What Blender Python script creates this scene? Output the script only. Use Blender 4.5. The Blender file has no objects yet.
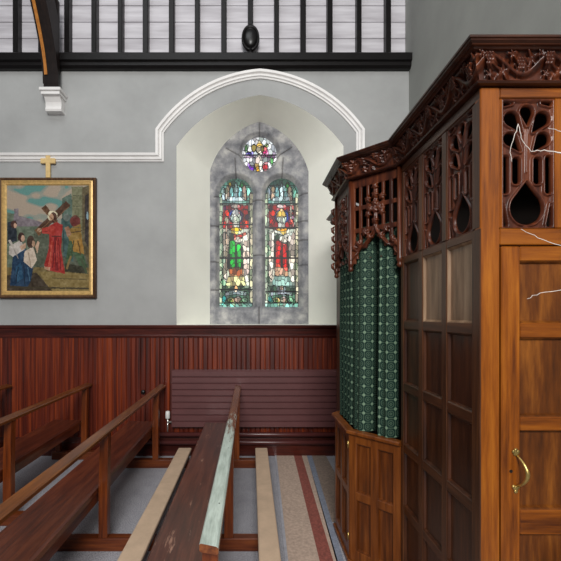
import bpy, bmesh, math, random
import numpy as np
from mathutils import Vector, Matrix
random.seed(4)
C = bpy.context.scene.collection
H, F, D, VX, VY = 1.6, 390.0, 4.52, 251.0, 316.0
S = F / D
def wx(px): return (px - VX) / S                 # point on the back wall
def wz(py): return H + (VY - py) / S
def s2l(c):
    return tuple(((v/255)/12.92 if v/255 <= .04045 else ((v/255+.055)/1.055)**2.4) for v in c)
def s2a(a):
    a = np.asarray(a, float)/255
    return np.where(a <= .04045, a/12.92, ((a+.055)/1.055)**2.4)

# ------------------------------------------------------------------ materials
MATS = {}
def base_mat(name):
    m = bpy.data.materials.new(name); m.use_nodes = True
    nt = m.node_tree; b = nt.nodes['Principled BSDF']; MATS[name] = m
    return m, nt, b
def N(nt, t, **kw):
    n = nt.nodes.new(t)
    for k, v in kw.items():
        if k in n.inputs: n.inputs[k].default_value = v
        else: setattr(n, k, v)
    return n
def ramp(nt, stops):
    r = nt.nodes.new('ShaderNodeValToRGB'); e = r.color_ramp.elements
    while len(e) < len(stops): e.new(.5)
    for el, (p, c) in zip(e, stops):
        el.position = p; el.color = (*s2l(c), 1)
    return r
def coords(nt, scale, rot=(0,0,0)):
    tc = nt.nodes.new('ShaderNodeTexCoord'); mp = nt.nodes.new('ShaderNodeMapping')
    mp.inputs['Scale'].default_value = scale; mp.inputs['Rotation'].default_value = rot
    nt.links.new(tc.outputs['Object'], mp.inputs['Vector']); return mp
def bump(nt, b, src, strength, dist=.01):
    bp = N(nt, 'ShaderNodeBump', Strength=strength, Distance=dist)
    nt.links.new(src, bp.inputs['Height']); nt.links.new(bp.outputs['Normal'], b.inputs['Normal'])
def wood(name, dark, mid, light, axis='z', rough=.35, fine=55, coat=.0, bstr=.15):
    m, nt, b = base_mat(name)
    f = {'x': (3, fine, fine), 'y': (fine, 3, fine), 'z': (fine, fine, 3)}[axis]
    g = {'x': (.9, 9, 9), 'y': (9, .9, 9), 'z': (9, 9, .9)}[axis]
    n1 = N(nt, 'ShaderNodeTexNoise', Scale=1., Detail=6., Roughness=.65)
    n2 = N(nt, 'ShaderNodeTexNoise', Scale=1., Detail=3., Distortion=1.2)
    nt.links.new(coords(nt, f).outputs[0], n1.inputs['Vector'])
    nt.links.new(coords(nt, g).outputs[0], n2.inputs['Vector'])
    mx = N(nt, 'ShaderNodeMath', operation='ADD'); 
    s1 = N(nt, 'ShaderNodeMath', operation='MULTIPLY'); s1.inputs[1].default_value = .62
    s2 = N(nt, 'ShaderNodeMath', operation='MULTIPLY'); s2.inputs[1].default_value = .38
    nt.links.new(n1.outputs['Fac'], s1.inputs[0]); nt.links.new(n2.outputs['Fac'], s2.inputs[0])
    nt.links.new(s1.outputs[0], mx.inputs[0]); nt.links.new(s2.outputs[0], mx.inputs[1])
    r = ramp(nt, [(.34, dark), (.5, mid), (.66, light)])
    nt.links.new(mx.outputs[0], r.inputs['Fac']); nt.links.new(r.outputs['Color'], b.inputs['Base Color'])
    b.inputs['Roughness'].default_value = rough
    b.inputs['Specular IOR Level'].default_value = .38; b.inputs['Coat Weight'].default_value = coat; b.inputs['Coat Roughness'].default_value = .25
    bump(nt, b, n1.outputs['Fac'], bstr, .004)
    return m
def plain(name, col, rough=.6, var=.06, scale=6, metal=0., bstr=.05, detail=5, bscale=None):
    m, nt, b = base_mat(name)
    n = N(nt, 'ShaderNodeTexNoise', Scale=1., Detail=float(detail), Roughness=.6)
    nt.links.new(coords(nt, (scale,)*3).outputs[0], n.inputs['Vector'])
    lo = tuple(max(0, c*(1-var)) for c in col); hi = tuple(min(255, c*(1+var)) for c in col)
    r = ramp(nt, [(.3, lo), (.7, hi)])
    nt.links.new(n.outputs['Fac'], r.inputs['Fac']); nt.links.new(r.outputs['Color'], b.inputs['Base Color'])
    b.inputs['Roughness'].default_value = rough; b.inputs['Metallic'].default_value = metal
    if bstr:
        n2 = N(nt, 'ShaderNodeTexNoise', Scale=1., Detail=4.)
        nt.links.new(coords(nt, (bscale or scale*6,)*3).outputs[0], n2.inputs['Vector'])
        bump(nt, b, n2.outputs['Fac'], bstr, .01)
    return m

wall_m = plain('grey_wall_paint', (158, 159, 158), .7, .055, 1.6, bstr=.08, bscale=14)
wallr_m = plain('side_wall_paint', (150, 151, 146), .7, .05, 1.6, bstr=.08, bscale=14)
white_m = plain('white_paint', (226, 224, 222), .5, .03, 4, bstr=.04)
cream_m = plain('cream_reveal_paint', (246, 246, 236), .6, .015, 2.5, bstr=.06, bscale=12)
black_m = plain('black_stained_timber', (12, 9, 9), .4, .25, 9, bstr=.15)
MATS['black_stained_timber'].node_tree.nodes['Principled BSDF'].inputs['Specular IOR Level'].default_value = .25
brace_m = wood('dark_brace_timber', (14, 9, 8), (24, 16, 14), (36, 24, 20), 'z', .45)
MATS['dark_brace_timber'].node_tree.nodes['Principled BSDF'].inputs['Specular IOR Level'].default_value = .25
orange_m = wood('orange_timber', (140, 84, 30), (176, 112, 44), (196, 134, 62), 'z', .5)  # orange tone of the strip under the brace
oak_v = wood('oak_upright_grain', (78, 34, 4), (128, 67, 9), (158, 92, 22), 'z', .34, 46, .1)
oak_h = wood('oak_level_grain', (70, 30, 4), (120, 62, 9), (150, 86, 20), 'x', .34, 46, .1)
oakp = wood('oak_panel', (48, 22, 5), (90, 46, 10), (134, 78, 24), 'z', .34, 24, .1)
bay_p = wood('bay_oak_panel', (56, 26, 6), (90, 44, 11), (120, 66, 24), 'z', .34, 40, .15)
pale_p = wood('pale_oak_panel', (104, 78, 56), (146, 116, 90), (172, 144, 116), 'z', .4, 30, .1)  # paler oak for two upper side panels
side_v = wood('shaded_oak_upright', (44, 24, 12), (74, 42, 22), (104, 64, 36), 'z', .36, 50, .15)  # side oak: the front oak darkened, its weaker light put into the colour
side_h = wood('shaded_oak_level', (42, 23, 12), (72, 40, 21), (100, 60, 34), 'y', .36, 50, .15)
side_p = wood('shaded_oak_panel', (36, 18, 9), (62, 32, 16), (92, 52, 28), 'z', .34, 26, .12)
bay_v = wood('bay_oak_upright', (72, 34, 9), (108, 56, 16), (134, 76, 28), 'z', .34, 50, .15)
carve_m = wood('carved_mahogany', (38, 15, 8), (74, 33, 17), (112, 58, 32), 'z', .34, 40, .07, .08)
carve_side = carve_m
corn_m = wood('cornice_mahogany', (32, 15, 9), (52, 25, 15), (78, 42, 26), 'x', .28, 40, .25, .06)
pew_rail = wood('pew_rail_varnish', (66, 32, 10), (104, 56, 20), (132, 78, 34), 'y', .28, 60, .35)
pew_seat = wood('pew_seat_varnish', (48, 18, 10), (84, 36, 20), (112, 56, 32), 'y', .3, 40, .3)
pew_post = wood('pew_post_varnish', (70, 28, 8), (106, 48, 14), (132, 66, 24), 'z', .35, 50, .2)
pew_run = wood('pew_runner_varnish', (62, 24, 8), (94, 42, 14), (118, 60, 24), 'x', .35, 50, .2)
kneel_m = plain('beige_kneeler_cover', (196, 170, 144), .75, .05, 9, bstr=.08)
kneel_w = wood('kneeler_board', (60, 32, 22), (84, 46, 30), (104, 60, 40), 'y', .4)
rad_m = plain('brown_radiator_paint', (96, 60, 60), .36, .04, 6, bstr=0)
pipe_m = plain('brown_pipe_paint', (80, 40, 38), .3, .05, 8, bstr=0)
chrome_m = plain('valve_metal', (210, 208, 204), .25, .03, 8, .8, bstr=0)
valve_m = plain('white_valve_plastic', (232, 232, 228), .4, .02, 8, bstr=0)
gold_m = plain('gilt', (206, 170, 108), .4, .1, 30, .35, bstr=.1)
gilt_cross = plain('gilt_cross', (232, 200, 140), .4, .06, 20, .3, bstr=.05)
frame_m = wood('dark_picture_frame', (60, 40, 26), (84, 58, 38), (110, 80, 52), 'z', .4)
brass_m = plain('aged_brass', (186, 160, 96), .32, .15, 40, .85, bstr=.1)
inner_m = plain('dark_interior_wood', (40, 28, 22), .7, .15, 9, bstr=0)
lead_m = plain('lead_bar', (20, 20, 22), .6, .1, 9, bstr=0)
twig_m = plain('pale_dried_twig', (206, 198, 190), .7, .1, 60, bstr=.1)
vase_m = plain('grey_glazed_pot', (120, 124, 126), .3, .06, 8, bstr=.03)
strip_m = plain('silver_edging', (176, 178, 186), .3, .08, 20, .25, bstr=.05)
knob_m = plain('black_knob', (18, 16, 16), .35, .1, 9, bstr=0)

def carpet(name, col, var=.22, sc=120):
    m, nt, b = base_mat(name)
    n = N(nt, 'ShaderNodeTexNoise', Scale=1., Detail=3.)
    nt.links.new(coords(nt, (sc,)*3).outputs[0], n.inputs['Vector'])
    n2 = N(nt, 'ShaderNodeTexNoise', Scale=1., Detail=4.)
    nt.links.new(coords(nt, (7,)*3).outputs[0], n2.inputs['Vector'])
    ad = N(nt, 'ShaderNodeMath', operation='MULTIPLY_ADD'); ad.inputs[1].default_value = .18
    nt.links.new(n2.outputs['Fac'], ad.inputs[0]); nt.links.new(n.outputs['Fac'], ad.inputs[2])
    lo = tuple(c*(1-var) for c in col); hi = tuple(min(255, c*(1+var)) for c in col)
    r = ramp(nt, [(.38, lo), (.82, hi)])
    nt.links.new(ad.outputs[0], r.inputs['Fac']); nt.links.new(r.outputs['Color'], b.inputs['Base Color'])
    b.inputs['Roughness'].default_value = .95; bump(nt, b, n.outputs['Fac'], .5, .006)
    return m
grey_carpet = carpet('blue_grey_carpet', (150, 149, 155), .26)
beige_carpet = carpet('beige_carpet', (178, 156, 140), .09, 50)
red_carpet = carpet('russet_carpet', (132, 72, 62), .16, 70)
blue_carpet = carpet('slate_blue_carpet', (124, 130, 144), .1, 60)
shaded_taupe_carpet = carpet('shaded_taupe_carpet', (132, 116, 104), .14, 60)  # carpet by the confessional, its shadow put into the colour

def dado_mat():
    m, nt, b = base_mat('mahogany_matchboard')
    tc = nt.nodes.new('ShaderNodeTexCoord'); sp = nt.nodes.new('ShaderNodeSeparateXYZ')
    nt.links.new(tc.outputs['Object'], sp.inputs[0])
    mu = N(nt, 'ShaderNodeMath', operation='MULTIPLY'); mu.inputs[1].default_value = 1/.055
    fl = N(nt, 'ShaderNodeMath', operation='FLOOR'); nt.links.new(sp.outputs['X'], mu.inputs[0]); nt.links.new(mu.outputs[0], fl.inputs[0])
    wn = N(nt, 'ShaderNodeTexWhiteNoise', noise_dimensions='1D'); nt.links.new(fl.outputs[0], wn.inputs['W'])
    n1 = N(nt, 'ShaderNodeTexNoise', Scale=1., Detail=5.)
    nt.links.new(coords(nt, (45, 45, 1.2)).outputs[0], n1.inputs['Vector'])
    a = N(nt, 'ShaderNodeMath', operation='MULTIPLY_ADD'); a.inputs[1].default_value = .3
    nt.links.new(wn.outputs['Value'], a.inputs[0]); nt.links.new(n1.outputs['Fac'], a.inputs[2])
    r = ramp(nt, [(.38, (54, 14, 7)), (.65, (92, 30, 12)), (.92, (136, 56, 20))])
    nt.links.new(a.outputs[0], r.inputs['Fac']); nt.links.new(r.outputs['Color'], b.inputs['Base Color'])
    b.inputs['Roughness'].default_value = .38
    return m
dado_m = dado_mat()
dado_cap = wood('mahogany_rail', (38, 12, 8), (64, 21, 14), (88, 34, 22), 'x', .3, 40, .2)

def board_mat():
    m, nt, b = base_mat('whitewashed_boards')
    n1 = N(nt, 'ShaderNodeTexNoise', Scale=1., Detail=6.)
    nt.links.new(coords(nt, (1.5, 9, 14)).outputs[0], n1.inputs['Vector'])
    r = ramp(nt, [(.3, (172, 168, 173)), (.65, (206, 203, 208))])
    nt.links.new(n1.outputs['Fac'], r.inputs['Fac']); nt.links.new(r.outputs['Color'], b.inputs['Base Color'])
    b.inputs['Roughness'].default_value = .6; bump(nt, b, n1.outputs['Fac'], .2, .01)
    return m
board_m = board_mat()

def stone_mat():
    m, nt, b = base_mat('grey_limestone')
    n1 = N(nt, 'ShaderNodeTexNoise', Scale=1., Detail=7., Roughness=.62)
    nt.links.new(coords(nt, (6, 6, 6)).outputs[0], n1.inputs['Vector'])
    r = ramp(nt, [(.30, (88, 90, 98)), (.5, (142, 142, 145)), (.68, (192, 190, 186))])
    nt.links.new(n1.outputs['Fac'], r.inputs['Fac'])
    at = N(nt, 'ShaderNodeAttribute', attribute_name='joint')
    mx = N(nt, 'ShaderNodeMix', data_type='RGBA'); nt.links.new(at.outputs['Fac'], mx.inputs[0])
    nt.links.new(r.outputs['Color'], mx.inputs[6]); mx.inputs[7].default_value = (*s2l((62, 58, 56)), 1)
    nt.links.new(mx.outputs[2], b.inputs['Base Color'])
    b.inputs['Roughness'].default_value = .8; bump(nt, b, n1.outputs['Fac'], .3, .02)
    return m
stone_m = stone_mat()

def attr_mat(name, emit=0., rough=.5):
    m, nt, b = base_mat(name); b.inputs['Specular IOR Level'].default_value = .12 if emit else .3
    at = N(nt, 'ShaderNodeAttribute', attribute_name='Col')
    n1 = N(nt, 'ShaderNodeTexNoise', Scale=1., Detail=4.)
    nt.links.new(coords(nt, (70,)*3).outputs[0], n1.inputs['Vector'])
    mr = N(nt, 'ShaderNodeMapRange'); mr.inputs['To Min'].default_value = .75; mr.inputs['To Max'].default_value = 1.25
    nt.links.new(n1.outputs['Fac'], mr.inputs['Value'])
    mx = N(nt, 'ShaderNodeVectorMath', operation='SCALE'); nt.links.new(at.outputs['Color'], mx.inputs[0]); nt.links.new(mr.outputs[0], mx.inputs['Scale'])
    b.inputs['Roughness'].default_value = rough
    if emit:
        b.inputs['Base Color'].default_value = (.02, .02, .02, 1)
        nt.links.new(mx.outputs[0], b.inputs['Emission Color']); b.inputs['Emission Strength'].default_value = emit
    else: nt.links.new(mx.outputs[0], b.inputs['Base Color'])
    return m
glass_m = attr_mat('leaded_stained_glass', 1.15, .35)
paint_m = attr_mat('oil_painting', 0, .45)

def curtain_mat():
    m, nt, b = base_mat('green_patterned_cloth')
    uv = nt.nodes.new('ShaderNodeUVMap'); sp = nt.nodes.new('ShaderNodeSeparateXYZ'); nt.links.new(uv.outputs[0], sp.inputs[0])
    def M(op, a, bb=None, c=None):
        n = nt.nodes.new('ShaderNodeMath'); n.operation = op
        for i, v in enumerate((a, bb, c)):
            if v is None: continue
            if isinstance(v, (int, float)): n.inputs[i].default_value = v
            else: nt.links.new(v, n.inputs[i])
        return n.outputs[0]
    fx = M('SUBTRACT', M('FRACT', sp.outputs['X']), .5); fy = M('SUBTRACT', M('FRACT', sp.outputs['Y']), .5)
    ax, ay = M('ABSOLUTE', fx), M('ABSOLUTE', fy)
    r = M('SQRT', M('ADD', M('MULTIPLY', fx, fx), M('MULTIPLY', fy, fy)))
    cx, cy = M('SUBTRACT', .5, ax), M('SUBTRACT', .5, ay)
    rc = M('SQRT', M('ADD', M('MULTIPLY', cx, cx), M('MULTIPLY', cy, cy)))
    line = M('LESS_THAN', M('MINIMUM', cx, cy), .05)
    ring = M('LESS_THAN', M('ABSOLUTE', M('SUBTRACT', r, .30)), .045)
    star = M('LESS_THAN', rc, .17)
    dot = M('LESS_THAN', M('ABSOLUTE', M('SUBTRACT', M('ADD', ax, ay), .13)), .05)
    tot = M('MINIMUM', M('ADD', M('MULTIPLY', line, .32), M('ADD', M('MULTIPLY', ring, .3), M('ADD', M('MULTIPLY', star, .9), M('MULTIPLY', dot, .4)))), 1.)
    mx = N(nt, 'ShaderNodeMix', data_type='RGBA'); nt.links.new(tot, mx.inputs[0])
    mx.inputs[6].default_value = (*s2l((13, 39, 33)), 1); mx.inputs[7].default_value = (*s2l((110, 132, 110)), 1)
    nt.links.new(mx.outputs[2], b.inputs['Base Color']); b.inputs['Roughness'].default_value = .7
    b.inputs['Specular IOR Level'].default_value = .15
    return m
curtain_m = curtain_mat()

def worn_mat(name, base, worn, thr, axis='y', rough=.3):
    m = wood(name, *base, axis, rough, 40, .3); nt = m.node_tree; b = nt.nodes['Principled BSDF']
    src = b.inputs['Base Color'].links[0].from_socket
    n = N(nt, 'ShaderNodeTexNoise', Scale=1., Detail=8., Roughness=.7)
    nt.links.new(coords(nt, (26, 4, 26)).outputs[0], n.inputs['Vector'])
    r = nt.nodes.new('ShaderNodeValToRGB'); r.color_ramp.elements[0].position = thr; r.color_ramp.elements[1].position = thr+.06
    nt.links.new(n.outputs['Fac'], r.inputs['Fac'])
    mx = N(nt, 'ShaderNodeMix', data_type='RGBA'); nt.links.new(r.outputs['Color'], mx.inputs[0])
    nt.links.new(src, mx.inputs[6]); mx.inputs[7].default_value = (*s2l(worn), 1)
    nt.links.new(mx.outputs[2], b.inputs['Base Color'])
    return m
seat_worn = worn_mat('worn_seat_varnish', ((50, 22, 15), (78, 38, 26), (104, 58, 42)), (158, 120, 100), .60)

def pale_rail():  # worn varnish plus window glare, both painted pale on the near top
    m = wood('worn_glare_rail_varnish', (70, 32, 12), (112, 58, 24), (138, 82, 40), 'y', .25, 60, .4); nt = m.node_tree; b = nt.nodes['Principled BSDF']
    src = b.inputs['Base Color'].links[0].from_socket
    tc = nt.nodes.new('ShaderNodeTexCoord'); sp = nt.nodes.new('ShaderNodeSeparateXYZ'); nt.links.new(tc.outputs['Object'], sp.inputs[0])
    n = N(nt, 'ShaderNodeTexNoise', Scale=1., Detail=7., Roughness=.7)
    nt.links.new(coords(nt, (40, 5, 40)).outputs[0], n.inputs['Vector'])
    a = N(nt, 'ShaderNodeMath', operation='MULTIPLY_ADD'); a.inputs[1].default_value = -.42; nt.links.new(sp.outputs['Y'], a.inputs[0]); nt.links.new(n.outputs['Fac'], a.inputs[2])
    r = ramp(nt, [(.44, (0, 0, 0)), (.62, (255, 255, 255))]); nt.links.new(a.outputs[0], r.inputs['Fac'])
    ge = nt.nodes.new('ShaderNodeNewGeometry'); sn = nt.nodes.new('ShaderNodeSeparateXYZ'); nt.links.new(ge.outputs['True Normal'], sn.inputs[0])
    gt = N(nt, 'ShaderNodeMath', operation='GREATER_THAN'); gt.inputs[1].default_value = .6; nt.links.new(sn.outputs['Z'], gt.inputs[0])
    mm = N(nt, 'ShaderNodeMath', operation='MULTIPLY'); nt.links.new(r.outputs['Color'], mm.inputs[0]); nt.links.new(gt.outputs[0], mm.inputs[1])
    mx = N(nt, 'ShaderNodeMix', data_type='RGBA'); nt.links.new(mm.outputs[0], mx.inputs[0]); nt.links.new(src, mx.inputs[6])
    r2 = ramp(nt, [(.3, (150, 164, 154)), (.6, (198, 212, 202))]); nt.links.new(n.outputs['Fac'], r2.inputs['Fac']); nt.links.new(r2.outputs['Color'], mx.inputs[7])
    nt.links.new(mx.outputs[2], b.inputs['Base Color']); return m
rail_worn_glare = pale_rail()

# ------------------------------------------------------------------ mesh helpers
def wl(o):
    v = Vector((0, 0, 0))
    while o is not None: v += o.location; o = o.parent
    return v
def obj(name, bm, mat, parent=None, smooth=False, origin=None, local=False):
    """links one mesh; bm is in world coordinates unless local"""
    me = bpy.data.meshes.new(name)
    off = Vector((0, 0, 0))
    if origin is not None: off = Vector(origin)
    elif parent is not None and not local: off = wl(parent)
    if off.length: bmesh.ops.translate(bm, verts=bm.verts, vec=-off)
    bm.to_mesh(me); bm.free()
    for m in (mat if isinstance(mat, (list, tuple)) else [mat]): me.materials.append(m)
    if smooth:
        for p in me.polygons: p.use_smooth = True
    o = bpy.data.objects.new(name, me); C.objects.link(o)
    if parent is not None: o.parent = parent
    elif origin is not None: o.location = off
    return o
def tag(o, label=None, cat=None, group=None, kind=None):
    for k, v in (('label', label), ('category', cat), ('group', group), ('kind', kind)):
        if v: o[k] = v
    return o
def thing(name, label, cat, loc, group=None):
    o = bpy.data.objects.new(name, None); o.empty_display_size = .1; o.location = loc; C.objects.link(o)
    return tag(o, label, cat, group)
def structure(o, label=None):
    o['kind'] = 'structure'
    if label: o['label'] = label
    return o
def box(bm, x0, x1, y0, y1, z0, z1, bev=0., seg=1):
    b2 = bmesh.new()
    bmesh.ops.create_cube(b2, size=1)
    for v in b2.verts:
        v.co = Vector(((x0+x1)/2+v.co.x*(x1-x0), (y0+y1)/2+v.co.y*(y1-y0), (z0+z1)/2+v.co.z*(z1-z0)))
    if bev: bmesh.ops.bevel(b2, geom=b2.edges[:], offset=bev, segments=seg, affect='EDGES', profile=.5)
    me = bpy.data.meshes.new('t'); b2.to_mesh(me); b2.free(); bm.from_mesh(me); bpy.data.meshes.remove(me)
    return bm
def obox(bm, o, u, v, w, u0, u1, v0, v1, w0, w1, bev=0.):
    """box in a local frame (o; u,v,w)"""
    n0 = len(bm.verts); box(bm, u0, u1, v0, v1, w0, w1, bev); bm.verts.ensure_lookup_table()
    for k in range(n0, len(bm.verts)):
        c = bm.verts[k].co.copy(); bm.verts[k].co = o + u*c.x + v*c.y + w*c.z
    return bm
def tube(bm, pts, r, n=8, caps=True):
    pts = [Vector(p) for p in pts]; rs = r if isinstance(r, (list, tuple)) else [r]*len(pts)
    rings = []; prev = None
    for i, p in enumerate(pts):
        t = (pts[min(i+1, len(pts)-1)] - pts[max(i-1, 0)]).normalized()
        if prev is None:
            a = Vector((0, 0, 1)) if abs(t.z) < .9 else Vector((1, 0, 0)); prev = t.cross(a).normalized()
        prev = (prev - t*prev.dot(t)).normalized(); q = t.cross(prev)
        rings.append([bm.verts.new(p + (prev*math.cos(2*math.pi*k/n) + q*math.sin(2*math.pi*k/n))*rs[i]) for k in range(n)])
    for a, b in zip(rings, rings[1:]):
        for k in range(n): bm.faces.new((a[k], a[(k+1) % n], b[(k+1) % n], b[k]))
    if caps: bm.faces.new(rings[0][::-1]); bm.faces.new(rings[-1])
    return bm
def lathe(bm, cx, cy, prof, n=16):
    rings = [[bm.verts.new((cx+r*math.cos(2*math.pi*k/n), cy+r*math.sin(2*math.pi*k/n), z)) for k in range(n)] for r, z in prof]
    for a, b in zip(rings, rings[1:]):
        for k in range(n): bm.faces.new((a[k], a[(k+1) % n], b[(k+1) % n], b[k]))
    bm.faces.new(rings[0][::-1]); bm.faces.new(rings[-1]); return bm
def prism(bm, poly, f0, f1):
    a = [bm.verts.new(f0(*p)) for p in poly]; b = [bm.verts.new(f1(*p)) for p in poly]
    n = len(poly); bm.faces.new(a); bm.faces.new(b[::-1])
    for i in range(n): bm.faces.new((a[i], b[i], b[(i+1) % n], a[(i+1) % n]))
    bmesh.ops.recalc_face_normals(bm, faces=bm.faces); return bm
def offset_poly(pts, o):
    """mitred offset (to the right-hand side normal n = (dy,-dx)... chosen per use) of an open 2D polyline"""
    P = [np.array(p, float) for p in pts]; out = []
    ns = []
    for a, b in zip(P, P[1:]):
        d = (b-a)/np.linalg.norm(b-a); ns.append(np.array((-d[1], d[0])))
    for i, p in enumerate(P):
        if i == 0: out.append(p+ns[0]*o)
        elif i == len(P)-1: out.append(p+ns[-1]*o)
        else:
            m = ns[i-1]+ns[i]; m = m/np.dot(m, m)*2
            out.append(p+m*o)
    return out
def sweep2d(bm, pts, prof, f, close=True):
    """prof: list of (offset, height); f(x, y, h) -> 3D"""
    rings = []
    for o, h in prof:
        rings.append([bm.verts.new(f(p[0], p[1], h)) for p in offset_poly(pts, o)])
    m = len(prof)
    for j in range(m if close else m-1):
        a, b = rings[j], rings[(j+1) % m]
        for i in range(len(pts)-1): bm.faces.new((a[i], a[i+1], b[i+1], b[i]))
    if close:
        bm.faces.new([r[0] for r in rings]); bm.faces.new([r[-1] for r in rings][::-1])
    bmesh.ops.recalc_face_normals(bm, faces=bm.faces); return bm

# 2D distance helpers (numpy)
def sd_circle(x, z, c, r): return np.hypot(x-c[0], z-c[1])-r
def sd_box(x, z, x0, x1, z0, z1, r=0.):
    dx = np.abs(x-(x0+x1)/2)-((x1-x0)/2-r); dz = np.abs(z-(z0+z1)/2)-((z1-z0)/2-r)
    return np.hypot(np.maximum(dx, 0), np.maximum(dz, 0))+np.minimum(np.maximum(dx, dz), 0)-r
def sd_drop(x, z, tip, c, r):
    """teardrop: circle (c, r) drawn out to a point at tip"""
    c = np.array(c); t = np.array(tip); h = np.linalg.norm(t-c); u = (t-c)/h
    py = (x-c[0])*u[0]+(z-c[1])*u[1]; px = np.abs(-(x-c[0])*u[1]+(z-c[1])*u[0])
    r2 = .0008; b = (r-r2)/h; a = math.sqrt(1-b*b); k = -b*px+a*py
    d = px*a+py*b-r
    return np.where(k < 0, np.hypot(px, py)-r, np.where(k > a*h, np.hypot(px, py-h)-r2, d))
def sd_seg(x, z, a, b):
    ax, az = a; bx, bz = b; dx, dz = bx-ax, bz-az
    t = np.clip(((x-ax)*dx+(z-az)*dz)/(dx*dx+dz*dz), 0, 1)
    return np.hypot(x-ax-t*dx, z-az-t*dz)
def relief(w, h, step, func, to3d, thick, attr=None):
    """carved plate w x h with real holes. func(x,z)->(height, hole distance). to3d(x,z,y)->Vector, y toward the viewer"""
    nx, nz = max(2, int(w/step)), max(2, int(h/step))
    X, Z = np.meshgrid(np.linspace(0, w, nx+1), np.linspace(0, h, nz+1), indexing='ij')
    hh, d = func(X, Z); e = 1e-4
    gx = (func(X+e, Z)[1]-func(X-e, Z)[1])/(2*e); gz = (func(X, Z+e)[1]-func(X, Z-e)[1])/(2*e)
    gl = np.maximum(np.hypot(gx, gz), .3)
    near = (d < 0)
    Xs = np.where(near, X-d*gx/gl**2, X); Zs = np.where(near, Z-d*gz/gl**2, Z)
    edge = np.abs(d) < step*1.2
    Xs = np.clip(Xs, 0, w); Zs = np.clip(Zs, 0, h)
    hh = func(Xs, Zs)[0]
    bm = bmesh.new(); vs = {}
    la = bm.verts.layers.float.new('joint') if attr is not None else None
    JA = attr(Xs, Zs) if attr is not None else None
    def V(i, j):
        if (i, j) not in vs:
            v = bm.verts.new(to3d(float(Xs[i, j]), float(Zs[i, j]), float(hh[i, j]))); vs[i, j] = v
            if la: v[la] = float(JA[i, j])
        return vs[i, j]
    pos = d >= 0
    cnt = pos[:-1, :-1].astype(int)+pos[1:, :-1]+pos[:-1, 1:]+pos[1:, 1:]
    for i, j in zip(*np.where(cnt >= 2)):
        bm.faces.new((V(i, j), V(i+1, j), V(i+1, j+1), V(i, j+1)))
    be = [ed for ed in bm.edges if len(ed.link_faces) == 1]
    inv = to3d(0, 0, -thick)-to3d(0, 0, 0)
    ex = bmesh.ops.extrude_edge_only(bm, edges=be)
    for g in ex['geom']:
        if isinstance(g, bmesh.types.BMVert): g.co += inv
    return bm
def frame3(o, u):
    """local frame of a vertical face: returns to3d(x,z,y)"""
    o = Vector(o); u = Vector(u).normalized(); up = Vector((0, 0, 1)); n = u.cross(up)   # n faces the viewer
    return (lambda x, z, y: o+u*x+up*z+n*y), o, u, up, n

# ================================================================== THE SETTING
XL, XR, ZT = -4.2, 1.83, 6.3
YN = -1.0
bm = bmesh.new(); box(bm, XL, XR+.2, YN, D+.9, -.1, 0); structure(obj('floor', bm, grey_carpet))
bm = bmesh.new(); box(bm, XR, XR+.2, YN, D+.9, 0, ZT); structure(obj('wall_right', bm, wallr_m))

def arc_pts(a, b, sag, n):
    """circular arc from a to b bulging to the left of a->b by sag"""
    a, b = np.array(a, float), np.array(b, float); ch = np.linalg.norm(b-a); R = (ch*ch/4+sag*sag)/(2*sag)
    m = (a+b)/2; d = (b-a)/ch; nrm = np.array((-d[1], d[0])); c = m-nrm*(R-sag)
    t0 = math.atan2(*(a-c)[::-1]); t1 = math.atan2(*(b-c)[::-1])
    if t1-t0 > math.pi: t1 -= 2*math.pi
    if t0-t1 > math.pi: t1 += 2*math.pi
    return [tuple(c+R*np.array((math.cos(t0+(t1-t0)*i/n), math.sin(t0+(t1-t0)*i/n)))) for i in range(n+1)]
# niche outline: front (on the wall) and back (at the stone window)
YB = 5.0; SB = F/YB
def bx(px): return (px-VX)/SB
def bz(py): return H+(VY-py)/SB
SILL = 1.497
def outline(xl, xr, xa, zs, za, sag, zb):
    L = arc_pts((xl, zs), (xa, za), sag, 16); R = [(xl+xr-0*x if False else (xr-(x-xl)*(xr-xa)/(xa-xl)), z) for x, z in L[::-1]][1:]
    return [(xl, zb)]+L+R+[(xr, zb)]
front = outline(wx(176.5), wx(343.5), wx(260), wz(146), wz(95), .12, SILL)
back = outline(bx(211), bx(307.5), bx(259.3), bz(172), bz(122), .12, SILL)
ZTOP = 4.5
bm = bmesh.new()
def q(*pts): bm.faces.new([bm.verts.new(p) for p in pts])
q((XL, D, 0), (XR, D, 0), (XR, D, SILL), (XL, D, SILL))
q((XL, D, SILL), (front[0][0], D, SILL), (front[0][0], D, ZTOP), (XL, D, ZTOP))
q((front[-1][0], D, SILL), (XR, D, SILL), (XR, D, ZTOP), (front[-1][0], D, ZTOP))
for a, b in zip(front[1:-1], front[2:-1]):
    q((a[0], D, a[1]), (b[0], D, b[1]), (b[0], D, ZTOP), (a[0], D, ZTOP))
q((XL, D, ZTOP), (XR, D, ZTOP), (XR, D+.9, ZTOP), (XL, D+.9, ZTOP))
bmesh.ops.remove_doubles(bm, verts=bm.verts, dist=1e-5)
structure(obj('wall_back', bm, wall_m))
# niche reveals, soffit and sill
bm = bmesh.new()
for i in range(len(front)-1):
    a, b, c, d_ = front[i], front[i+1], back[i+1], back[i]
    q((a[0], D, a[1]), (b[0], D, b[1]), (c[0], YB+.02, c[1]), (d_[0], YB+.02, d_[1]))
a, b, c, d_ = front[-1], front[0], back[0], back[-1]
q((a[0], D, a[1]), (b[0], D, b[1]), (c[0], YB+.02, c[1]), (d_[0], YB+.02, d_[1]))
bmesh.ops.remove_doubles(bm, verts=bm.verts, dist=1e-5)
bmesh.ops.recalc_face_normals(bm, faces=bm.faces)
t1 = obj('trim_1', bm, cream_m, None, True); t1.data.set_sharp_from_angle(angle=math.radians(28))
structure(t1, 'cream splayed reveal of the window niche')

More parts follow.
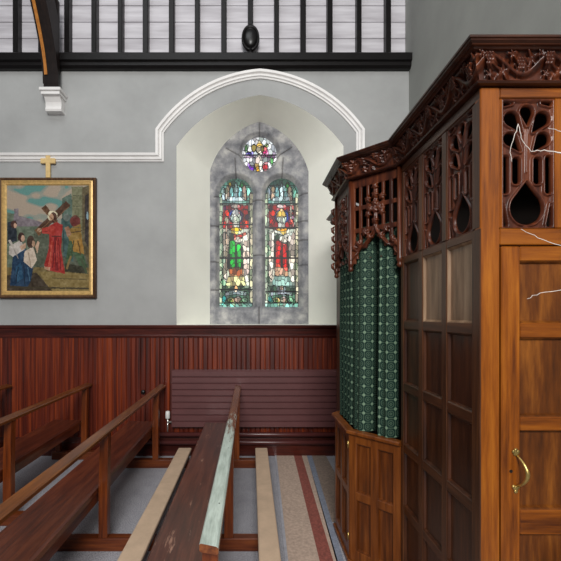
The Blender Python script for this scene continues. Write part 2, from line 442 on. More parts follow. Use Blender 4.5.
# upper boarded wall
bm = bmesh.new()
zb = 4.5; k = 0
while zb < ZT:
    hgt = .195
    box(bm, XL, XR, D+.10, D+.14, zb, zb+hgt-.006, .004); zb += hgt
box(bm, XL, XR, D+.13, D+.2, 4.5, ZT)
structure(obj('wall_upper_back', bm, board_m))
# wall plate beam
bm = bmesh.new()
prof = [(0, 4.435), (-.05, 4.435), (-.075, 4.46), (-.075, 4.50), (-.10, 4.51), (-.10, 4.585), (-.085, 4.60), (.1, 4.60), (.1, 4.435)]
prism(bm, prof, lambda y, z: (XL, D+y, z), lambda y, z: (XR, D+y, z))
structure(obj('trim_2', bm, black_m), 'black moulded wall plate beam along the top of the grey wall')
# studs
for i, px in enumerate((-40, -12, 17, 42, 68, 95, 121, 146, 172, 197.5, 224, 250.5, 276.5, 303, 329.5, 358.5, 387.5)):
    x = (px-VX)*(D+.05)/F; w = .030 if i % 3 else .027
    bm = bmesh.new(); box(bm, x-w, x+w, D+.01, D+.105, 4.595, ZT, .006)
    structure(obj('trim_%d' % (10+i), bm, black_m), 'dark upright stud against the white boards')
# hood mould (string course + arch)
zc = wz(158)
arcL = arc_pts((wx(160), wz(132)), (wx(260), wz(75)), .15, 16)
arcR = [(2*wx(260)-x, z) for x, z in arcL[::-1]][1:]
path = [(XL, zc), (wx(160), zc)]+arcL+arcR+[(2*wx(260)-wx(160), zc), (XR, zc)]
bm = bmesh.new()
prof = [(-.046, .0), (-.046, .014), (-.03, .02), (-.024, .034), (-.006, .036), (0, .024), (.008, .036), (.014, .05), (.04, .056), (.046, .044), (.046, .0)]
sweep2d(bm, path, prof, lambda x, z, h: (x, D-h, z))
structure(obj('trim_3', bm, white_m), 'white moulded string course arching over the window niche')
# dado
bm = bmesh.new()
z0, z1 = .2, 1.36; x = XL
n = int((XR-XL)/.055)+1
for i in range(n+1):
    xa = i*.055+math.floor(XL/.055)*.055; xb = xa+.055
    xa, xb = max(xa, XL), min(xb, XR)
    if xb-xa < .01: continue
    pr = [(xa, D-.036), (xa+.003, D-.039), (xa+.006, D-.040), (xb-.010, D-.040), (xb-.007, D-.038), (xb-.004, D-.04), (xb, D-.036)]
    lo = [bm.verts.new((p[0], p[1], z0)) for p in pr]; hi = [bm.verts.new((p[0], p[1], z1)) for p in pr]
    for j in range(len(pr)-1): bm.faces.new((lo[j], lo[j+1], hi[j+1], hi[j]))
structure(obj('trim_4', bm, dado_m), 'mahogany matchboard dado below the grey wall')
bm = bmesh.new()
prof = [(0, 1.35), (-.045, 1.35), (-.05, 1.375), (-.045, 1.385), (-.05, 1.455), (-.07, 1.465), (-.075, 1.488), (-.065, 1.496), (0, 1.496)]
prism(bm, prof, lambda y, z: (XL, D+y, z), lambda y, z: (XR, D+y, z))
structure(obj('trim_5', bm, dado_cap), 'dark mahogany cap rail of the dado')
bm = bmesh.new()
prof = [(0, 0), (-.06, 0), (-.06, .15), (-.05, .17), (-.045, .21), (0, .21)]
prism(bm, prof, lambda y, z: (XL, D+y, z), lambda y, z: (XR, D+y, z))
structure(obj('baseboard_back', bm, dado_cap))

# ------------------------------------------------------------------ window
win = structure(bpy.data.objects.new('window_1', None)); C.objects.link(win); win.location = (bx(259.3), YB, SILL)
win['label'] = 'grey stone two-light window with stained glass and a roundel'
W0, W1, Z0 = bx(210), bx(308.5), SILL-.02
WW, WH = W1-W0, bz(120)-Z0
fr, *_ = frame3((W0, YB, Z0), (1, 0, 0))
def lx(px): return bx(px)-W0
def lz(py): return bz(py)-Z0
cenx = lx(259.3)
def win_holes(x, z):
    d = np.full_like(x, 9.)
    for px in (236.0, 282.3):
        c = lx(px); r = 16.4/SB; zs = lz(193.5)
        d = np.minimum(d, np.minimum(sd_box(x, z, c-r, c+r, lz(306.5), zs), sd_circle(x, z, (c, zs), r)))
    return np.minimum(d, sd_circle(x, z, (lx(259.5), lz(152.5)), 17.0/SB))
def win_f(x, z):
    d = win_holes(x, z)
    hgt = -.075*(1-np.clip(d/.055, 0, 1))
    dr = sd_circle(x, z, (lx(259.5), lz(152.5)), 17.0/SB)
    hgt = np.where(np.abs(dr-.05) < .014, np.minimum(hgt+.012, .006), hgt)
    hgt -= .012*win_j(x, z)
    # clip away the corners beyond the pointed outline
    return hgt, d
jl = [((211, 226), (221, 226)), ((211, 262), (221, 262)), ((211, 290), (221, 290)), ((298, 221), (308, 221)), ((298, 240), (308, 240)), ((298, 265), (308, 265)),
      ((259.5, 121), (259.5, 136)), ((226, 148), (244, 158)), ((292, 147), (275, 158)), ((226, 193), (214, 197)), ((235, 158), (236, 177)), ((283, 158), (282, 177)), ((299, 195), (308, 193)), ((259, 307), (259, 324)), ((252, 200), (266, 200)), ((252, 255), (266, 255))]
def win_j(x, z):
    d = np.full_like(x, 9.)
    for a, b in jl: d = np.minimum(d, sd_seg(x, z, (lx(a[0]), lz(a[1])), (lx(b[0]), lz(b[1]))))
    return np.clip(1.6-d/.006, 0, 1)*.8
obj('stone_frame', relief(WW, WH, .0105, win_f, fr, .06, win_j), stone_m, win, True)

# stained glass: cells of coloured glass between lead lines
def inside(poly, x, y):
    r = np.zeros(x.shape, bool); n = len(poly)
    for i in range(n):
        x0, y0 = poly[i]; x1, y1 = poly[(i+1) % n]
        if y0 == y1: continue
        c = ((y0 > y) != (y1 > y)) & (x < (x1-x0)*(y-y0)/(y1-y0)+x0); r ^= c
    return r
def R_(x0, x1, y0, y1): return [(x0, y0), (x1, y0), (x1, y1), (x0, y1)]
def E_(cx, cy, rx, ry, n=20): return [(cx+rx*math.cos(2*math.pi*i/n), cy+ry*math.sin(2*math.pi*i/n)) for i in range(n)]
def colour_grid(name, px0, px1, py0, py1, nx, ny, colfun, to3d, mat, parent, smooth_attr=False):
    xs = px0+(np.arange(nx)+.5)/nx*(px1-px0); ys = py0+(np.arange(ny)+.5)/ny*(py1-py0)
    X, Y = np.meshgrid(xs, ys); col = s2a(np.clip(colfun(X, Y), 0, 255))
    verts = [tuple(to3d(px0+(px1-px0)*i/nx, py0+(py1-py0)*j/ny)) for j in range(ny+1) for i in range(nx+1)]
    faces = [(j*(nx+1)+i, (j+1)*(nx+1)+i, (j+1)*(nx+1)+i+1, j*(nx+1)+i+1) for j in range(ny) for i in range(nx)]
    me = bpy.data.meshes.new(name); off = wl(parent)
    me.from_pydata([Vector(v)-off for v in verts], [], faces)
    at = me.color_attributes.new('Col', 'FLOAT_COLOR', 'CORNER')
    buf = np.ones((nx*ny*4, 4), np.float32); buf[:, :3] = np.repeat(col.reshape(-1, 3), 4, axis=0)
    at.data.foreach_set('color', buf.ravel()); me.materials.append(mat); me.update()
    o = bpy.data.objects.new(name, me); C.objects.link(o); o.parent = parent; return o
def mosaic(design, x0, x1, y0, y1, cw, ch, seed, lead=.55, bars=()):
    rng = np.random.default_rng(seed)
    gx = np.arange(x0-cw, x1+cw, cw); gy = np.arange(y0-ch, y1+ch, ch)
    P = np.array([(a+cw*.42*rng.uniform(-1, 1)+(cw/2 if k % 2 else 0), b+ch*.42*rng.uniform(-1, 1)) for k, b in enumerate(gy) for a in gx])
    pc = design(P[:, 0][None], P[:, 1][None])[0]
    br = rng.uniform(.55, 1.2, len(P)); tint = rng.uniform(-7, 7, (len(P), 3))
    pc = np.clip(pc*br[:, None]+tint, 0, 255)
    sat = lambda c: np.clip(c.mean(-1, keepdims=True)+1.45*(c-c.mean(-1, keepdims=True)), 0, 255)
    def f(X, Y):
        sh = X.shape; x, y = X.ravel(), Y.ravel(); d1 = np.full(x.shape, 1e9); d2 = d1.copy(); idx = np.zeros(x.shape, int)
        for k, p in enumerate(P):
            d = np.hypot((x-p[0])/cw, (y-p[1])/ch); lt = d < d1
            d2 = np.where(lt, d1, np.minimum(d2, d)); idx = np.where(lt, k, idx); d1 = np.where(lt, d, d1)
        col = pc[idx]
        own = design(x[None], y[None])[0]                      # crisp outlines follow the drawing
        e = 0.7; edge = np.zeros(x.shape)
        for dx, dy in ((e, 0), (0, e)):
            edge = np.maximum(edge, np.abs(design(x[None]+dx, y[None]+dy)[0]-own).sum(1))
        col = .45*col+.55*own*br[idx][:, None]
        col = sat(col); k = (edge > 40) | ((d2-d1)*min(cw, ch) < lead)
        col = np.where(k[:, None], np.array((9, 11, 11)), col)
        for yy in bars: col = np.where((np.abs(y-yy) < .75)[:, None], np.array((14, 15, 16)), col)
        return col.reshape(*sh, 3)
    return f
def saint(cx, panel, mitre, flip):
    sx = -1 if flip else 1
    L = [(R_(-20, 20, 170, 310), (206, 220, 208)),
         (R_(-20, 20, 170, 186), (64, 96, 84)), (R_(-20, 20, 184, 203), (96, 132, 124))]
    for k, x in enumerate((-13, -8.5, -4.5, 0, 4.5, 8.5, 13)):
        L.append(([(x-1.9, 199), (x+1.9, 199), (x+1.9, 189-2*(k % 2)), (x, 180+abs(x)*.4), (x-1.9, 189-2*(k % 2))], [(196, 214, 220), (216, 190, 168), (150, 196, 196), (204, 222, 226), (150, 200, 200), (226, 202, 180), (150, 206, 190)][k]))
    L += [(E_(-6*sx, 183, 1.6, 2.5), (196, 150, 40)), (E_(6, 184, 1.6, 2.5), (60, 150, 80)),
          (R_(-9, 9, 195.5, 200), (214, 230, 234)),
          (R_(-13, 13, 204, 229), (122, 22, 30)), (E_(-9, 212, 2.6, 3.4), (232, 62, 22)), (E_(9.5, 221, 2.4, 3.2), (236, 70, 24)),
          (E_(9.5, 211, 2.8, 3), (196, 28, 24)), (E_(-10, 221, 2.4, 3.2), (206, 24, 22)), (E_(0, 205, 5, 2.2), (206, 196, 190)), (R_(-13, -10, 205, 209), (70, 24, 62)), (R_(10, 13, 214, 218), (70, 24, 72)),
          (E_(0, 215.5, 7.2, 7.4), (52, 92, 186)), (E_(0, 216, 5.6, 6.2), (206, 216, 214)),
          ([(-4.2, 216), (-4.4, 211.5), (0, 206.5), (4.4, 211.5), (4.2, 216)], mitre), (E_(0, 219.5, 3.7, 4.6), (186, 194, 180)), (R_(-3.4, 3.4, 222, 226.5), (212, 216, 206)),
          (R_(-16, 16, 228, 285), (212, 216, 202)), (E_(0, 228.5, 6.3, 1.9), (232, 170, 30)),
          ([(-13, 232), (-7, 229), (-8, 262), (-10, 280), (-13, 276)], (236, 226, 212)), ([(13, 232), (7, 231), (7, 262), (10, 282), (14, 276)], (234, 218, 206)),
          (R_(-15.5, -13, 229, 290), (110, 160, 130)), (R_(13.5, 16, 229, 290), (120, 156, 128)),
          ([(-7, 232), (6.5, 236), (7.5, 268), (-7.5, 268)], (28, 44, 34)),
          ([(-6, 240), (-.8, 240), (-.8, 267), (-6, 267)], panel[0]), ([(1, 243), (5.4, 243), (5.4, 267), (1, 267)], panel[1])]
    L += [([(-2, 236), (10, 231), (11, 233.5), (-1, 239.5)], (222, 60, 40) if not flip else (226, 228, 222)), (E_(2, 239, 4.5, 3), (226, 222, 210)),
          (R_(-6.5, 6.5, 267, 276), panel[2]), ([(-8, 276), (8, 276), (11, 287), (-11, 287)], panel[3]),
          (R_(-17, 17, 286, 303), (92, 124, 104)), (R_(-15, 15, 286, 291), (66, 84, 70)), (E_(0, 288, 2, 2.6), (206, 166, 130)),
          ([(-11, 292), (0, 290), (11, 292), (11, 296), (0, 294.4), (-11, 296)], (214, 224, 232)),
          (E_(-5, 300, 3.6, 2.8), (206, 190, 140)), (E_(2, 299.5, 3.6, 3.2), (216, 196, 180)), (E_(9, 300, 3, 2.6), (150, 190, 160)), (E_(-12, 299, 2.4, 3), (70, 150, 150)), (E_(-5, 301, 1.4, 1.6), (60, 110, 40)), (E_(5, 301.4, 1.4, 1.4), (60, 110, 50)),
          (R_(-17, 17, 303.4, 308), (156, 206, 192)),
          (R_(-17, -14, 192, 303), (196, 208, 184)), (R_(14, 17, 192, 303), (204, 200, 176))]
    if flip: L += [(R_(7, 11.6, 209.4, 211), (236, 228, 216)), (R_(8.6, 10.2, 205, 228), (236, 228, 216)), (E_(9.5, 221, 2.4, 3), (226, 40, 30))]
    else: L += [(E_(-9.4, 219, 2.2, 3.4), (228, 218, 196)), (R_(-10.3, -8.7, 220, 270), (228, 206, 184))]
    def design(x, y):
        c = np.zeros(x.shape+(3,)); c[:] = (190, 206, 196)
        for poly, col in L: c[inside([(cx+a, b) for a, b in poly], x, y)] = col
        return c
    return design
g3 = lambda x, y: (bx(x), YB+.068, bz(y))
for cx, panel, mitre, flip, lab in ((236, ((26, 150, 58), (52, 172, 76), (150, 92, 62), (226, 214, 168)), (232, 230, 226), False, 'stained glass light with a green-robed figure'),
                               (282.3, ((232, 30, 14), (200, 16, 14), (226, 190, 166), (196, 226, 216)), (226, 196, 118), True, 'stained glass light with a red-robed figure')):
    f = mosaic(saint(cx, panel, mitre, flip), cx-17, cx+17, 176, 308, 3.4, 6.0, 11 if flip else 5, .32, (202.3, 226.5 if flip else 223.5, 257.3, 291.5 if flip else 289))
    o = colour_grid('stained_glass', cx-17.5, cx+17.5, 176, 308, 100, 376, f, g3, glass_m, win); o['label'] = lab
def rnd_design(x, y):
    c = np.zeros(x.shape+(3,)); c[:] = (238, 242, 244)
    for poly, col in [(R_(245, 275, 153.5, 156), (120, 90, 120)), (E_(252, 166, 3, 4), (106, 52, 150)), (E_(266, 166, 3, 4), (178, 60, 70)), (E_(259, 161, 4, 9), (232, 224, 214)),
                      (E_(258, 167, 1.8, 3), (222, 180, 50)), (E_(254, 146, 2.2, 4), (206, 186, 120)), (E_(265, 148, 3, 4), (180, 70, 120)), (E_(249, 152, 3, 1.6), (70, 60, 160)), (E_(267, 143.5, 2, 2), (100, 130, 60)),
                      (E_(252, 160, 3, 4), (232, 236, 240)), (E_(266.5, 159, 3, 4), (228, 232, 236)), (E_(260, 146, 4.6, 5), (228, 196, 120)), (E_(259.6, 147.5, 3, 4), (238, 224, 206)), (E_(246.5, 147, 1.2, 4), (90, 130, 90)), (E_(272.5, 160, 1.4, 4), (110, 160, 110))]:
        c[inside(poly, x, y)] = col
    return c
f = mosaic(rnd_design, 242, 277, 135, 170, 3.6, 5.6, 3, .42, (152.8,))
o = colour_grid('stained_glass', 242, 277, 135, 170, 96, 96, f, g3, glass_m, win); o['label'] = 'round stained glass pane with a pale figure'
# blocking wall behind the glass
bm = bmesh.new(); box(bm, W0-.3, W1+.3, YB+.09, YB+.12, SILL-.1, 4.45); structure(obj('wall_outer', bm, stone_m))

# ------------------------------------------------------------------ painting + gilt cross
px0, px1, py0, py1 = -2.5, 95, 177, 298
yw = D-.002
x0, x1, zt, zb = wx(px0)*.985, wx(px1)*.985, H+(wz(py0)-H)*.985, H+(wz(py1)-H)*.985
pic = thing('framed_painting', 'oil painting of a red-robed figure carrying a wooden cross, in a dark and gilt frame', 'painting', ((x0+x1)/2, D, zb))
def rect_frame(bm, x0, x1, z0, z1, prof):
    """prof: (inset, y) closed"""
    rings = [[bm.verts.new(p) for p in ((x0+i, y, z0+i), (x1-i, y, z0+i), (x1-i, y, z1-i), (x0+i, y, z1-i))] for i, y in prof]
    m = len(prof)
    for j in range(m):
        a, b = rings[j], rings[(j+1) % m]
        for k in range(4): bm.faces.new((a[k], a[(k+1) % 4], b[(k+1) % 4], b[k]))
    bmesh.ops.recalc_face_normals(bm, faces=bm.faces); return bm
obj('outer_frame', rect_frame(bmesh.new(), x0, x1, zb, zt, [(0, D-.003), (0, D-.05), (.012, D-.062), (.026, D-.058), (.034, D-.05), (.034, D-.003)]), frame_m, pic)
obj('gilt_slip', rect_frame(bmesh.new(), x0+.034, x1-.034, zb+.034, zt-.034, [(0, D-.004), (0, D-.052), (.012, D-.056), (.02, D-.046), (.034, D-.046), (.05, D-.032), (.05, D-.004)]), gold_m, pic)
DRAW = [((200, 290), (190, 400), 1.6, (110, 24, 26)), ((212, 290), (222, 410), 1.6, (112, 24, 26)), ((184, 340), (172, 404), 1.4, (206, 92, 70)), ((204, 300), (206, 380), 1.3, (196, 70, 56)), ((180, 262), (154, 266), 1.2, (120, 30, 30)),
        ((188, 283), (222, 283), 2, (96, 40, 34)), ((60, 400), (52, 462), 2, (20, 38, 60)), ((82, 390), (86, 468), 2, (22, 42, 64)), ((96, 400), (104, 450), 1.6, (70, 110, 136)), ((44, 330), (60, 366), 1.5, (150, 140, 132)), ((100, 345), (108, 396), 1.6, (160, 140, 120)),
        ((270, 300), (262, 350), 2, (60, 66, 40)), ((286, 300), (296, 352), 2, (96, 70, 30)), ((258, 360), (244, 404), 4, (140, 110, 60)), ((300, 370), (318, 420), 4, (70, 84, 56)), ((262, 268), (300, 262), 2, (84, 60, 34)), ((232, 262), (232, 340), 1.6, (40, 62, 62)),
        ((268, 130), (304, 130), 1, (84, 84, 60)), ((268, 170), (304, 168), 1, (84, 84, 60)), ((268, 210), (304, 208), 1, (84, 84, 60)), ((268, 250), (304, 248), 1, (84, 84, 60)), ((150, 178), (204, 232), 1.2, (130, 92, 62)), ((130, 268), (180, 226), 1.4, (130, 92, 62)), ((250, 172), (220, 198), 1.4, (130, 92, 62)),
        ((20, 474), (330, 480), 3, (70, 60, 40)), ((190, 440), (320, 446), 2, (104, 88, 50)), ((28, 300), (40, 320), 5, (190, 180, 168))]
def painting(X, Y):
    # crop coordinates 0..486 x 0..561 (photo px*3.738)
    x = (X)*3.738; y = (Y-160)*3.738
    rng = np.random.default_rng(2)
    def vnoise(x, y, s, seed):
        g = np.random.default_rng(seed).random((64, 64)); fx, fy = x/s % 63, y/s % 63; i, j = fx.astype(int), fy.astype(int); a, b = fx-i, fy-j
        a, b = a*a*(3-2*a), b*b*(3-2*b)
        return g[j, i]*(1-a)*(1-b)+g[j, i+1]*a*(1-b)+g[j+1, i]*(1-a)*b+g[j+1, i+1]*a*b
    n1 = vnoise(x+y*.8, y*2-x*.6, 46, 7); n2 = vnoise(x, y, 14, 9); n3 = vnoise(x, y, 6, 3)
    xx, yy = x+2.5*(n2-.5), y+2.5*(n3-.5)
    A = lambda *c: np.array(c, float)
    sky = A(150, 152, 138)+(n1[..., None]-.5)*A(90, 40, 20)
    sky = np.where((n1 > .58)[..., None], A(176, 158, 138), sky); sky = np.where((n1 < .34)[..., None], A(96, 148, 140), sky)
    c = sky
    def P(poly, col, v=18):
        nonlocal c
        m = inside(poly, xx, yy); c = np.where(m[..., None], np.array(col, float)+(n2+n3-1)[..., None]*v*1.6, c)
    P([(15, 190), (120, 220), (180, 240), (180, 420), (15, 420)], (104, 116, 96))
    P([(45, 178), (62, 178), (62, 205), (120, 220), (150, 230), (150, 245), (45, 245)], (128, 116, 122))
    P([(120, 260), (330, 240), (330, 420), (120, 430)], (86, 92, 74)); P([(15, 400), (335, 400), (335, 490), (15, 490)], (122, 104, 62))
    P([(140, 415), (335, 425), (335, 490), (180, 490)], (140, 118, 66)); P([(15, 430), (130, 420), (190, 490), (15, 490)], (70, 58, 44))
    P([(225, 140), (262, 120), (268, 260), (225, 260)], (88, 110, 96)); P([(262, 95), (305, 95), (308, 300), (268, 300)], (116, 116, 84))
    P([(302, 100), (330, 90), (330, 400), (302, 330)], (96, 84, 56)); P([(312, 130), (326, 120), (326, 330), (312, 300)], (52, 44, 40)); P(E_(322, 205, 4, 16), (130, 160, 170))
    P([(122, 260), (240, 150), (258, 166), (140, 280)], (86, 56, 38)); P([(148, 176), (164, 164), (212, 226), (196, 238)], (96, 62, 40)); P([(122, 258), (136, 250), (148, 270), (138, 282)], (128, 88, 56))
    P([(222, 215), (262, 200), (270, 380), (232, 360)], (64, 92, 88)); P(E_(243, 212, 13, 14), (110, 120, 112))
    P(E_(276, 226, 20, 22), (112, 46, 40)); P([(240, 260), (296, 236), (302, 300), (262, 320)], (146, 112, 48)); P([(252, 300), (292, 300), (320, 400), (300, 410), (270, 350), (246, 400), (236, 396)], (66, 92, 60)); P([(262, 300), (300, 290), (310, 350), (270, 340)], (168, 122, 48))
    P([(236, 250), (250, 244), (262, 276), (246, 286)], (156, 112, 84)); P([(238, 385), (300, 395), (326, 425), (236, 415)], (58, 56, 40))
    P([(178, 244), (205, 228), (228, 240), (222, 330), (238, 425), (170, 410), (158, 390), (176, 330)], (172, 44, 38)); P([(150, 252), (196, 244), (200, 276), (150, 272)], (184, 56, 44)); P([(196, 280), (206, 280), (212, 415), (200, 412)], (128, 26, 28)); P([(184, 300), (190, 300), (184, 400), (176, 400)], (198, 74, 56))
    P(E_(190, 205, 19, 19), (226, 214, 176)); P(E_(194, 212, 13, 20), (82, 50, 36)); P(E_(186, 210, 8, 12), (196, 150, 116)); P([(158, 396), (182, 400), (180, 412), (160, 406)], (196, 150, 120)); P(E_(140, 260, 9, 7), (200, 156, 122))
    P([(20, 230), (52, 222), (56, 300), (20, 310)], (44, 52, 62)); P(E_(44, 238, 12, 15), (74, 44, 36)); P(E_(50, 242, 6, 10), (196, 150, 122))
    P([(28, 320), (70, 296), (88, 340), (60, 372), (24, 350)], (196, 186, 176)); P(E_(72, 286, 13, 18), (66, 40, 34)); P(E_(78, 290, 7, 12), (204, 160, 132)); P([(66, 320), (90, 306), (88, 326), (74, 336)], (200, 160, 132))
    P([(40, 360), (90, 330), (118, 396), (108, 450), (96, 474), (30, 468)], (34, 62, 92)); P([(50, 400), (70, 380), (80, 440), (56, 456)], (46, 88, 120)); P([(86, 340), (116, 320), (132, 372), (112, 404), (80, 378)], (206, 186, 164)); P(E_(108, 304, 15, 24), (72, 52, 40)); P(E_(118, 310, 6, 12), (190, 150, 120)); P([(124, 320), (134, 300), (142, 306), (132, 350)], (206, 166, 136))
    # thin dark drawing lines and folds
    for a_, b_, w_, col in DRAW:
        m = sd_seg(xx, yy, a_, b_) < w_; c = np.where(m[..., None], np.array(col, float), c)
    g_ = c.mean(-1, keepdims=True); return (g_+.88*(c-g_))*.9
kx = lambda X: x0+(X-px0)/(px1-px0)*(x1-x0)
kz = lambda Y: zt+(Y-py0)/(py1-py0)*(zb-zt)
colour_grid('canvas', px0+6, px1-6, py0+6, py1-6, 210, 264, painting, lambda x, y: (kx(x), D-.03, kz(y)), paint_m, pic)
cx = kx(46.5)
bm = bmesh.new()
zc0 = zt+.001
box(bm, cx-.026, cx+.026, D-.045, D-.02, zc0, zc0+.265, .006); box(bm, cx-.085, cx+.085, D-.047, D-.018, zc0+.165, zc0+.225, .006)
tag(obj('gilt_cross', bm, gilt_cross, origin=(cx, D-.03, zc0)), 'small gilt cross standing on top of the painting frame', 'cross')

# ------------------------------------------------------------------ corbel + brace + oval plaque
xc = -2.245
bm = bmesh.new()
pr = [(0, 3.93), (-.085, 3.93), (-.095, 3.95), (-.085, 3.985), (-.09, 4.03), (-.115, 4.07), (-.145, 4.10), (-.15, 4.115), (0, 4.115)]
pr = [(y, z) for y, z in pr]
prism(bm, pr, lambda y, z: (xc-.09, D+y, z), lambda y, z: (xc+.09, D+y, z))
o_c = thing('corbel', 'white painted corbel on the grey wall carrying the dark roof brace', 'corbel', (xc, D, 3.93))
obj('bracket', bm, white_m, o_c)
bm = bmesh.new(); box(bm, xc-.12, xc+.12, D-.18, D-.001, 4.117, 4.155, .006); box(bm, xc-.105, xc+.105, D-.165, D-.001, 4.08, 4.116, .004)
obj('abacus', bm, white_m, o_c)
br = thing('roof_brace', 'dark curved timber roof brace rising from the white corbel', 'brace', (xc, D, 4.157))
ww = .085
bm = bmesh.new(); box(bm, xc-ww+.005, xc+ww-.005, D-.155, D-.102, 4.157, 5.15, .006)
obj('wall_post', bm, brace_m, br)
def brc(t):  # underside curve (distance from wall, z)
    return (.16+.97*t**1.5, 4.30+1.55*t)
und = [brc(i/14) for i in range(15)]; top = [(a*.55+.0, b+.25+.35*i/14) for i, (a, b) in enumerate(und)]
bm = bmesh.new()
poly = [(.157, 4.2)]+und+[(und[-1][0]-.34, und[-1][1]+.05)]+[(.157+.62*max(0, (i/10-.22)), 4.75+1.0*i/10) for i in range(10, -1, -1)]
prism(bm, poly, lambda a, z: (xc-ww, D-a, z), lambda a, z: (xc+ww, D-a, z))
obj('curved_brace', bm, brace_m, br)
bm = bmesh.new()
n = len(und)
for i in range(n-1):
    (a0, z_0), (a1, z_1) = und[i], und[i+1]
    f0 = [bm.verts.new((xc+s, D-a0-.004, z_0-.004)) for s in (-.062, -.028)]; f1 = [bm.verts.new((xc+s, D-a1-.004, z_1-.004)) for s in (-.062, -.028)]
    bm.faces.new((f0[0], f0[1], f1[1], f1[0]))
bmesh.ops.remove_doubles(bm, verts=bm.verts, dist=1e-5)
bmesh.ops.solidify(bm, geom=bm.faces[:], thickness=-.006)
o = obj('orange_strip', bm, orange_m, br); o['label'] = 'orange strip along the underside'
xo = (250.5-VX)*(D-.02)/F; zo = wz(39)
op = thing('oval_plaque', 'black oval boss fixed on a stud above the black beam', 'plaque', (xo, D-.03, zo))
def oval(bm, prof):
    rings = [[bm.verts.new((xo+r*.105*math.cos(2*math.pi*k/32), D+.0102-y, zo+r*.155*math.sin(2*math.pi*k/32))) for k in range(32)] for r, y in prof]
    for a, b in zip(rings, rings[1:]):
        for k in range(32): bm.faces.new((a[k], a[(k+1) % 32], b[(k+1) % 32], b[k]))
    bm.faces.new(rings[0][::-1]); bm.faces.new(rings[-1]); return bm
obj('rim', oval(bmesh.new(), [(.98, 0), (1, .015), (.98, .035), (.9, .045), (.8, .04), (.74, .03), (.7, .028)]), black_m, op, True)
obj('boss', oval(bmesh.new(), [(.69, .02), (.69, .034), (.55, .05), (.3, .06), (.05, .062)]), knob_m, op, True)

bm = bmesh.new(); tube(bm, [(xo, D-.02, 4.6015), (xo, D-.02, 4.615), (xo, D-.02, 4.63), (xo, D-.02, zo-.12)], [.06, .058, .022, .02], 14); obj('foot', bm, black_m, op, True)
# ------------------------------------------------------------------ radiator, pipes, valve, knob
xr0, xr1, yr0, yr1, zr0, zr1 = (172-VX)*4.39/F, 1.02, 4.385, 4.455, .35, .992
rad = thing('radiator', 'long brown panel radiator with level grooves below the window', 'radiator', ((xr0+xr1)/2, yr1, zr0))
bm = bmesh.new()
nf = 9; fh = (zr1-zr0)/nf; prf = [(yr1, zr0)]
for i in range(nf):
    z_0 = zr0+i*fh; prf += [(yr0, z_0+.001), (yr0, z_0+fh-.016), (yr0+.016, z_0+fh-.007), (yr0+.016, z_0+fh-.003)]
prf += [(yr1, zr1)]
prism(bm, prf, lambda y, z: (xr0, y, z), lambda y, z: (xr1, y, z)); obj('panel', bm, rad_m, rad)
bm = bmesh.new(); box(bm, xr0-.006, xr0, yr0+.004, yr1, zr0, zr1, .002); obj('end_cap', bm, rad_m, rad)
for xb in (xr0+.25, 0, xr1-.25):
    bm = bmesh.new(); box(bm, xb-.02, xb+.02, yr1-.004, D-.036, .6, .75, .003); obj('bracket', bm, rad_m, rad)
v = obj('valve', tube(bmesh.new(), [(xr0-.006, 4.42, .40), (xr0-.055, 4.42, .40), (xr0-.055, 4.42, .44)], .013, 10), chrome_m, rad, True)
obj('valve_cap', lathe(bmesh.new(), xr0-.055, 4.42, [(.02, .437), (.026, .445), (.026, .50), (.022, .52), (.01, .525)], 14), valve_m, v, True)
obj('feed_pipe', tube(bmesh.new(), [(xr0-.055, 4.42, .41), (xr0-.055, 4.42, .29)], .009, 8), chrome_m, rad, True)
for z, lab in ((.255, 'brown heating pipe along the wall, upper one just under the radiator'), (.165, 'brown heating pipe along the wall, lower one above the skirting')):
    bm = tube(bmesh.new(), [(-1.5, 4.425, z), (XR, 4.425, z)], .026, 12)
    p = thing('heating_pipe', lab, 'pipe', (0, 4.425, z), 'heating pipes under the radiator')
    obj('pipe', bm, pipe_m, p, True)
    for xk in (-1.3, -.3, .7):
        obj('clip', box(bmesh.new(), xk-.012, xk+.012, 4.42, D-.03, z-.02, z+.02, .003), pipe_m, p)
kb = bmesh.new(); tube(kb, [(wx(143.5)*.99, D-.038, wz(391)), (wx(143.5)*.99, D-.05, wz(391)), (wx(143.5)*.99, D-.055, wz(391)), (wx(143.5)*.99, D-.075, wz(391))], [.012, .012, .026, .022], 14)
tag(obj('knob', kb, knob_m, None, True, origin=(wx(143.5)*.99, D-.04, wz(391))), 'small black knob on the mahogany dado left of the radiator', 'knob')

